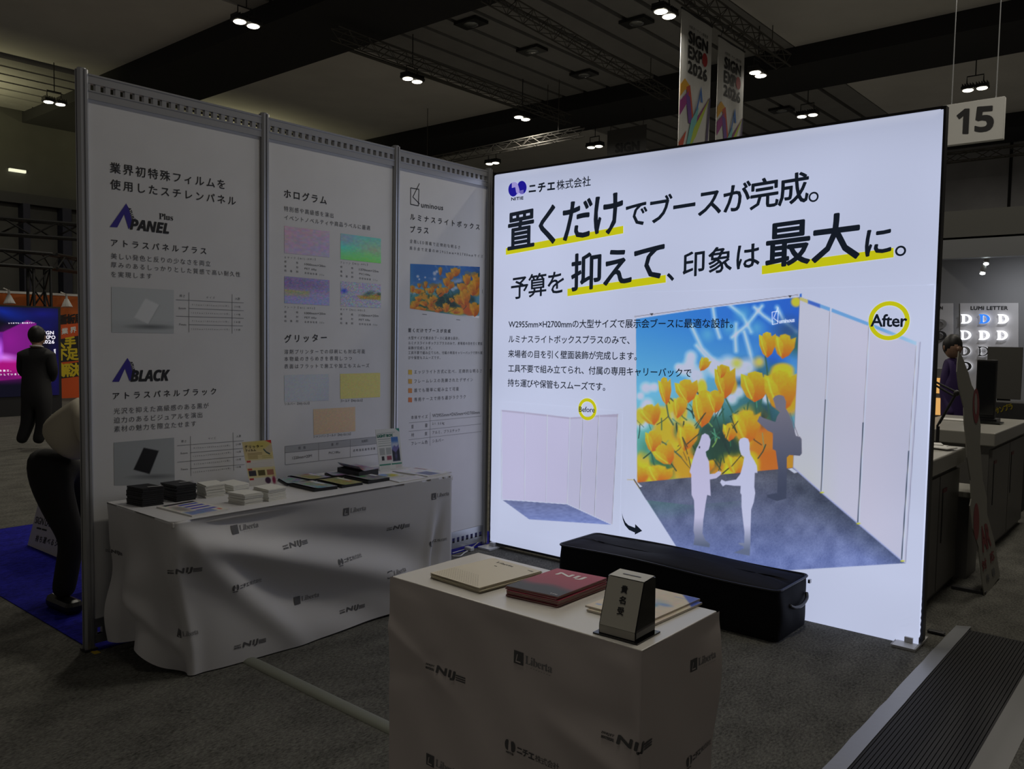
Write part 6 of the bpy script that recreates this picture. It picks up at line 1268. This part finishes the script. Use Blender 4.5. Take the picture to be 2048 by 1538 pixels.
def dshape(cx, cy, w, hgt, k=1., serif=True):   # slab-serif D outline in crop units (outer loop, inner loop)
    w *= k; hgt *= k; x0, x1, y0, y1 = cx-w/2, cx+w/2, cy-hgt/2, cy+hgt/2
    arc = [(x0+w*.42+w*.58*math.sin(t), cy-hgt/2*math.cos(t)) for t in np.linspace(0, math.pi, 14)]
    out = [(x0, y0), (x0+w*.42, y0)]+arc[1:-1]+[(x0+w*.42, y1), (x0, y1), (x0, y1-hgt*.10), (x0+w*.12, y1-hgt*.13), (x0+w*.12, y0+hgt*.13), (x0, y0+hgt*.10)]
    iarc = [(x0+w*.40+w*.33*math.sin(t), cy-hgt*.36*math.cos(t)) for t in np.linspace(0, math.pi, 14)]
    return out, [(x0+w*.36, cy-hgt*.36)]+iarc+[(x0+w*.36, cy+hgt*.36)]
def dletter(cx, cy, m, lb, halo=None, off=.05, lw=1.):
    w, hgt = 112, 96; out, inn = dshape(cx, cy, w, hgt); mb = MB()
    # ring of quads between the outer outline and the counter, by angle
    def at_angle(loop, t):
        best = None
        for i in range(len(loop)):
            (ax, ay), (bx, by) = loop[i], loop[(i+1) % len(loop)]; dx, dy = bx-ax, by-ay; ex, ey = math.cos(t), math.sin(t); den = ex*dy-ey*dx
            if abs(den) < 1e-9: continue
            ox, oy = ax-(cx+4), ay-cy; s_ = (ox*dy-oy*dx)/den; u_ = (ox*ey-oy*ex)/den
            if s_ > 0 and -1e-6 <= u_ <= 1+1e-6 and (best is None or s_ > best): best = s_
        return (cx+4+math.cos(t)*best, cy+math.sin(t)*best)
    n = 56; o_ = [at_angle(out, 2*math.pi*i/n) for i in range(n)]; i_ = [at_angle(inn, 2*math.pi*i/n) for i in range(n)]
    if lw < 1: i_ = [(a[0]+(b[0]-a[0])*lw, a[1]+(b[1]-a[1])*lw) for a, b in zip(o_, i_)]
    q = empty('letter', P8.p3(*g2(cx, cy+48)), lb, 'letter', 'letter D samples on the LUMI LETTER board')
    vs = [P8.p3(*g2(*p), off) for p in o_+i_]+[P8.p3(*g2(*p), off-.02) for p in o_+i_]; fs = []
    for i in range(n):
        j = (i+1) % n; fs += [(i, j, n+j, n+i), (2*n+i, 3*n+i, 3*n+j, 2*n+j), (i, 2*n+i, 2*n+j, j), (n+i, n+j, 3*n+j, 3*n+i)]
    MB().add(vs, fs).build('face', m, q)
    if halo:
        vs = [P8.p3(*g2(*p), off-.022) for p in o_+i_]+[P8.p3(*g2(*p), off-.03) for p in o_+i_]; MB().add(vs, fs).build('glowing_back', halo, q)
    mb = MB()
    for sx in (-30, 20): p = P8.p3(*g2(cx+sx*.6-8, cy), 0); mb.tube([p, p+P8.n*(off-.02)], .004, 5)
    mb.build('stand_off', ALUD, q)
WG_ = mat('white_glow', (1, 1, 1), .5, emit=(.92, .95, 1), es=1.05); HG = mat('halo_glow', (1, 1, 1), .5, emit=(.95, .97, 1), es=1.3); BG_ = mat('blue_face', rgb(60, 130, 230), .4, emit=rgb(45, 120, 225), es=.8); SLV = mat('silver_face', (.35, .35, .36), .3, .6)
for cx, cy, m, lb, ha, lw in [(482, 400, WG_, 'white glowing D, first in the top row', None, 1), (667, 400, BG_, 'blue faced D glowing behind, middle of the top row', HG, 1), (857, 400, WG_, 'white glowing D at the right of the top row', HG, 1), (475, 565, WG_, 'white glowing D at the left of the second row', None, .8),
                              (662, 567, WG_, 'bright white D with a strong halo, middle of the second row', HG, 1), (847, 567, WG_, 'white D with a halo at the right of the second row', HG, .9), (468, 728, SLV, 'silver D with a halo at the left of the third row', HG, 1), (658, 730, INK, 'thin black outlined D with a halo in the third row', HG, .5), (480, 885, INK, 'dark D with a halo alone in the lowest row', HG, 1)]: dletter(cx, cy, m, lb, ha, lw=lw)
for cx, cy, lb in ((225, 450, 'dull grey D on the half hidden board'), (222, 570, 'black D on the half hidden board')): dletter(cx, cy, SLV if cy < 500 else INK, lb); COL.objects[-1].parent['group'] = 'D samples on the half hidden board'
# counters
CW = mat('counter_grey', (.16, .155, .145), .5); CT = mat('counter_top', (.42, .41, .37), .3)
def counter(y0, y1, x0, x1, zt, lb):
    q = empty('counter', ((x0+x1)/2, (y0+y1)/2, 0), lb, 'counter', 'grey display counters along the aisle'); MB().box(x0, x1-.03, y0, y1, 0, zt-.10).build('cabinet', CW, q); MB().bbox(x0-.02, x1+.01, y0-.03, y1+.05, zt-.10, zt, .008).build('counter_top', CT, q)
    n = 2
    for k in range(n):
        ya = y0+(y1-y0)*k/n+.01; yb = y0+(y1-y0)*(k+1)/n-.01; d = MB().box(x1-.03, x1-.008, ya, yb, .04, zt-.13).build('door', CW, q); MB().box(x1-.012, x1-.004, ya+.06, ya+.075, zt-.55, zt-.24).build('handle', BLACKF, d); MB().box(x1-.012, x1-.004, ya+.06, ya+.16, zt-.24, zt-.215).build('handle_cap', mat('handle_red', (.12, .01, .02), .5), d)
counter(.35, 1.38, 2.3, 2.88, .88, 'nearer grey display counter just right of the lit box'); counter(2.35, 3.75, 2.25, 2.89, .90, 'farther grey display counter with a monitor on it')
r = empty('plinth', (2.95, 1.5, 0), 'low pale plinth beside the end of the nearer counter', 'plinth'); MB().box(2.60, 2.92, 1.46, 1.75, 0, .55).build('body', CW, r); MB().bbox(2.58, 2.94, 1.40, 1.77, .55, .59, .006).build('plinth_top', CT, r)
for k, (u, v) in enumerate([(1878, 888), (1893, 882), (1880, 898), (1900, 876)]):
    p = atz(u, v, .88); an = rng.uniform(-.4, .4); q = MB().box(-.09, .09, -.06, .06, 0, .003+.001*k).build('leaflet', WHITEP); q.location = (min(float(p[0]), 2.78), min(max(float(p[1]), .45), 1.3), .881+.004*k); q.rotation_euler = (0, 0, an)
    tag(q, ['white leaflet at the front of the nearer aisle counter', 'white leaflet in the middle of the nearer aisle counter', 'white leaflet at the left front of the nearer aisle counter', 'white leaflet at the back of the nearer aisle counter'][k], 'leaflet', 'leaflets on the nearer counter')
# monitor, tablet, poster, on the farther counter
def uprt(name, pts, y, th, m, lb, cat, front=None, zb=.90):
    pl = Plane((0, y, 0), (1, 0, 0), (0, 0, 1)); P = [pl.hit(*p) for p in pts]; x0, x1 = min(p[0] for p in P), max(p[0] for p in P); z0, z1 = min(p[1] for p in P), max(p[1] for p in P)
    q = empty(name, ((x0+x1)/2, y, zb), lb, cat); return q, x0, x1, z0, z1, pl
q, x0, x1, z0, z1, pl = uprt('monitor', [g2(585, 820), g2(765, 820), g2(765, 1375), g2(585, 1375)], 3.3, .03, BLACKF, 'tall black monitor standing on the farther counter', 'monitor')
MB().bbox(x0, x1, 3.3, 3.34, .93, z1, .006).build('casing', BLACKF, q); MB().box(x0+.01, x1-.01, 3.296, 3.301, .96, z1-.02).build('screen', mat('dark_screen', (.012, .013, .015), .1), q); MB().box((x0+x1)/2-.1, (x0+x1)/2+.1, 3.25, 3.42, .90, .93).build('stand', BLACKF, q)
q, x0, x1, z0, z1, pl = uprt('notice_board', [g2(695, 690), g2(1055, 690), g2(1000, 1215), g2(770, 1215)], 5.2, .02, GW, 'large dull grey board behind the monitor', 'board', zb=0)
MB().box(x0, x1, 5.2, 5.23, z0, z1).build('panel', mat('dull_grey_panel', (.09, .088, .08), .6), q); MB().box(x0+.1, x0+.16, 5.23, 5.29, 0, z1-.1).build('post', DARK, q); MB().box(x1-.16, x1-.1, 5.23, 5.29, 0, z1-.1).build('post', DARK, q)
p = atz(*g2(735, 1448), .905); o = MB().bbox(-.10, .10, -.09, .09, 0, .012, .004).build('tablet', mat('tablet_black', (.01, .012, .01), .2)); o.location = (2.70, float(p[1])-.18, .902); tag(o, 'black tablet lying flat on the farther counter', 'tablet')
p = atz(*g2(500, 1430), .905); o = MB().box(-.12, .12, -.09, .09, 0, .006).build('paper_pile', WHITEP); o.location = (2.45, float(p[1])-.1, .902); tag(o, 'white papers on the farther counter left of the tablet', 'papers')
q, x0, x1, z0, z1, pl = uprt('product_box', [g2(770, 1260), g2(965, 1255), g2(965, 1390), g2(770, 1390)], 4.3, .1, DARK, 'dark box with yellow lettering beyond the farther counter', 'box', zb=0)
MB().bbox(x0-.02, x1+.1, 4.3, 4.5, 0, z1, .01).build('carton', DARK, q); ik = Ink(pl, .004); ik.px('サンプラ', g2(780, 1370), g2(960, 1320), 12, .04); ik.build('lettering', mat('mustard_lettering', rgb(150, 135, 20), .6), q)
# desk-lamp arms and lit orange unit
pl = Plane((0, 1.95, 0), (1, 0, 0), (0, 0, 1)); PB_ = pl.p3(*g2(185, 1500)); q = empty('arm_stand', (PB_[0], PB_[1], 0), 'black jointed arm stand rising from behind the lit box edge', 'stand'); mb = MB(); A = lambda x, y: pl.p3(*g2(x, y))
PA = A(375, 1160)
for a, b in [((150, 1040), (375, 1150)), ((150, 1075), (350, 1190)), ((375, 1160), (200, 1470)), ((350, 1190), (175, 1500))]: MB().tube([A(*a), A(*b)], .008, 6).build('arm', BLACKF, q)
MB().ball(PA, .022, 10, 8).build('joint', BLACKF, q); e_ = A(185, 1500); MB().tube([e_, gz(e_, .0)], .012, 8).build('pillar', BLACKF, q); MB().tube([gz(e_, 0), gz(e_, .015)], [.12, .12], 16).build('base', BLACKF, q)
q, x0, x1, z0, z1, pl = uprt('lit_cabinet', [g2(150, 910), g2(250, 910), g2(250, 1420), g2(165, 1420)], 5.0, .1, GW, 'tall cabinet with an orange lit front seen just past the lit box edge', 'cabinet', zb=0)
MB().box(x0-.3, x1+.04, 5.0, 5.3, 0, z1).build('casing', GW, q)
for za, zb_ in ((z0+.04, z0+.22), (z0+.27, z1-.10)): MB().box(x1-.12, x1, 4.992, 5.0, za, zb_).build('lit_panel', mat('orange_glow', (.8, .5, .2), .5, emit=rgb(215, 160, 90), es=.9), q)
# person in purple behind the counters
k_ = 8.2; qq = lambda u, v, d=0.: atd(u, v, k_)+FW*d; F2 = gz(qq(1905, 760), 0)
r = empty('person', F2, 'person in a purple jacket standing behind the aisle counters', 'person'); PUR = mat('purple_jacket', (.035, .015, .10), .7)
skin('body', [qq(1908, 860), qq(1908, 800), qq(1908, 745), qq(1908, 712), qq(1894, 730), qq(1888, 790), qq(1892, 830, -.1), qq(1920, 728), qq(1928, 775), qq(1926, 820, -.1), gz(qq(1903, 900), .5), gz(qq(1902, 900), .08), gz(qq(1916, 900), .5), gz(qq(1917, 900), .08)],
     [(0, 1), (1, 2), (2, 3), (2, 4), (4, 5), (5, 6), (2, 7), (7, 8), (8, 9), (0, 10), (10, 11), (0, 12), (12, 13)], [(.15, .12), (.14, .11), (.15, .11), .055, .06, .048, .035, .06, .048, .035, .07, .055, .07, .055], PUR, r)
hc = qq(1906, 695); hd = MB().ball(hc, (.08, .09, .11), 16, 12)
for s_ in (-1, 1): hd.ball(hc+RT*s_*.082, (.015, .02, .03), 8, 6)
hd.ball(hc-FW*.09+np.array([0, 0, -.01]), (.014, .016, .02), 8, 6); hd.build('head', SKINM, r, smooth=True); MB().ball(hc+FW*.012+np.array([0, 0, .02]), (.09, .10, .115), 16, 12).build('hair', HAIRM, r, smooth=True)
for u in (1903, 1917): p = gz(qq(u, 900, -.03), 0); MB().bbox(p[0]-.05, p[0]+.05, p[1]-.13, p[1]+.1, 0, .08, .03).build('shoe', SHOE, r)
for u, v, s_ in ((1892, 830, 1), (1926, 820, -1)): hand(qq(u, v, -.1), (0, 0, -1), RT*s_, r)
# cut-out standee
sx = lambda z: 3.09-.17*z; pl = Plane((3.09, 0, 0), (0, 1, 0), (-.17, 0, 1)); g3 = lambda x, y: (1840+x/3.495, 800+y/3.495)
out = [g3(455, 1385), g3(560, 1230), g3(520, 980), g3(470, 800), g3(468, 680), g3(440, 560), g3(420, 300), g3(425, 180), g3(400, 20), g2(600, 1300), g2(560, 1130), g2(530, 1075), g2(500, 960), g2(440, 800), g2(400, 730), g2(385, 850), g2(380, 940), g2(400, 1100), g2(450, 1300), g2(455, 1450), g3(320, 250), g3(330, 400), g3(355, 560), g3(360, 690), g3(350, 740), g3(370, 900), g3(410, 1030), g3(440, 1300)]
r = empty('cutout_standee', (3.05, 1.3, 0), 'tall white cut-out standee board with red ovals and the letters AR in the aisle', 'standee')
SH = [pl.hit(*p) for p in out]; MB().prism([pl.to3(h_) for h_ in SH], -pl.n*.006).build('board', mat('standee_board', (.20, .195, .165), .6), r)
ik = Ink(pl, .002)
OVM = [mat('dull_red', (.16, .012, .016), .6), mat('pale_oval', (.22, .2, .18), .6)]
def oval(cx, cy, rx, ry, gg, mi): Ink(pl, .002+.001*mi).poly([gg(cx+rx*math.cos(-t), cy+ry*math.sin(-t)) for t in np.linspace(0, 2*math.pi, 20)[:-1]], 0).build('oval', OVM[mi], r)
oval(392, 850, 20, 130, g3, 0); oval(572, 1290, 34, 180, g2, 0); oval(568, 1270, 14, 110, g2, 1)
ik.px('AR', g3(438, 1060), g3(495, 1010), 50, .06, 0, 0); ik.px('対応', g3(438, 1200), g3(520, 1110), 22, .05, 0, 0); ik.px('体験', g3(465, 1280), g3(525, 1215), 16, .04, 0, 2); ik.build('lettering', [mat('dull_red', (.16, .012, .016), .6), mat('pale_oval', (.22, .2, .18), .6), INKG], r)
MB().box(2.90, 3.09, 1.15, 1.19, 0, .02).build('foot', DARK, r); MB().tube([(3.085, 1.17, .01), (2.93, 1.17, .012)], .01, 6).build('foot_bar', DARK, r)
# crates at the far right edge and a shoe
YEL = mat('yellow_crate', rgb(120, 95, 10), .6)
for k, (y, z, m, lb) in enumerate([(5.2, .0, YEL, 'yellow crate on the floor at the right picture edge'), (5.2, .33, DARK, 'black crate stacked on the yellow crate at the right edge')]):
    q = empty('crate', (2.75, y, z), lb, 'crate', 'crates beyond the counters'); t_ = .015; X0, X1, Y0, Y1 = 2.55, 3.15, y, y+.4
    mb = MB().box(X0, X1, Y0, Y1, z, z+t_); mb.box(X0, X0+t_, Y0, Y1, z, z+.3); mb.box(X1-t_, X1, Y0, Y1, z, z+.3); mb.box(X0, X1, Y0, Y0+t_, z, z+.3); mb.box(X0, X1, Y1-t_, Y1, z, z+.3); mb.build('body', m, q)
    MB().box(X0-.01, X1+.01, Y0-.01, Y1+.01, z+.30, z+.325).build('lid', m, q); MB().box((X0+X1)/2-.08, (X0+X1)/2+.08, Y0-.02, Y0, z+.2, z+.23).build('grip', DARK, q)
p = atz(2044, 1048, 0)+np.array([.16, .2, 0]); o = MB().bbox(-.05, .05, -.12, .16, 0, .09, .035).build('shoe', SHOE); o.location = (float(p[0])+.05, float(p[1]), 0); o.rotation_euler = (0, 0, 1.2); tag(o, 'black shoe at the right edge of the picture by the crates', 'shoe')
bpy.data.objects.remove(_tob)
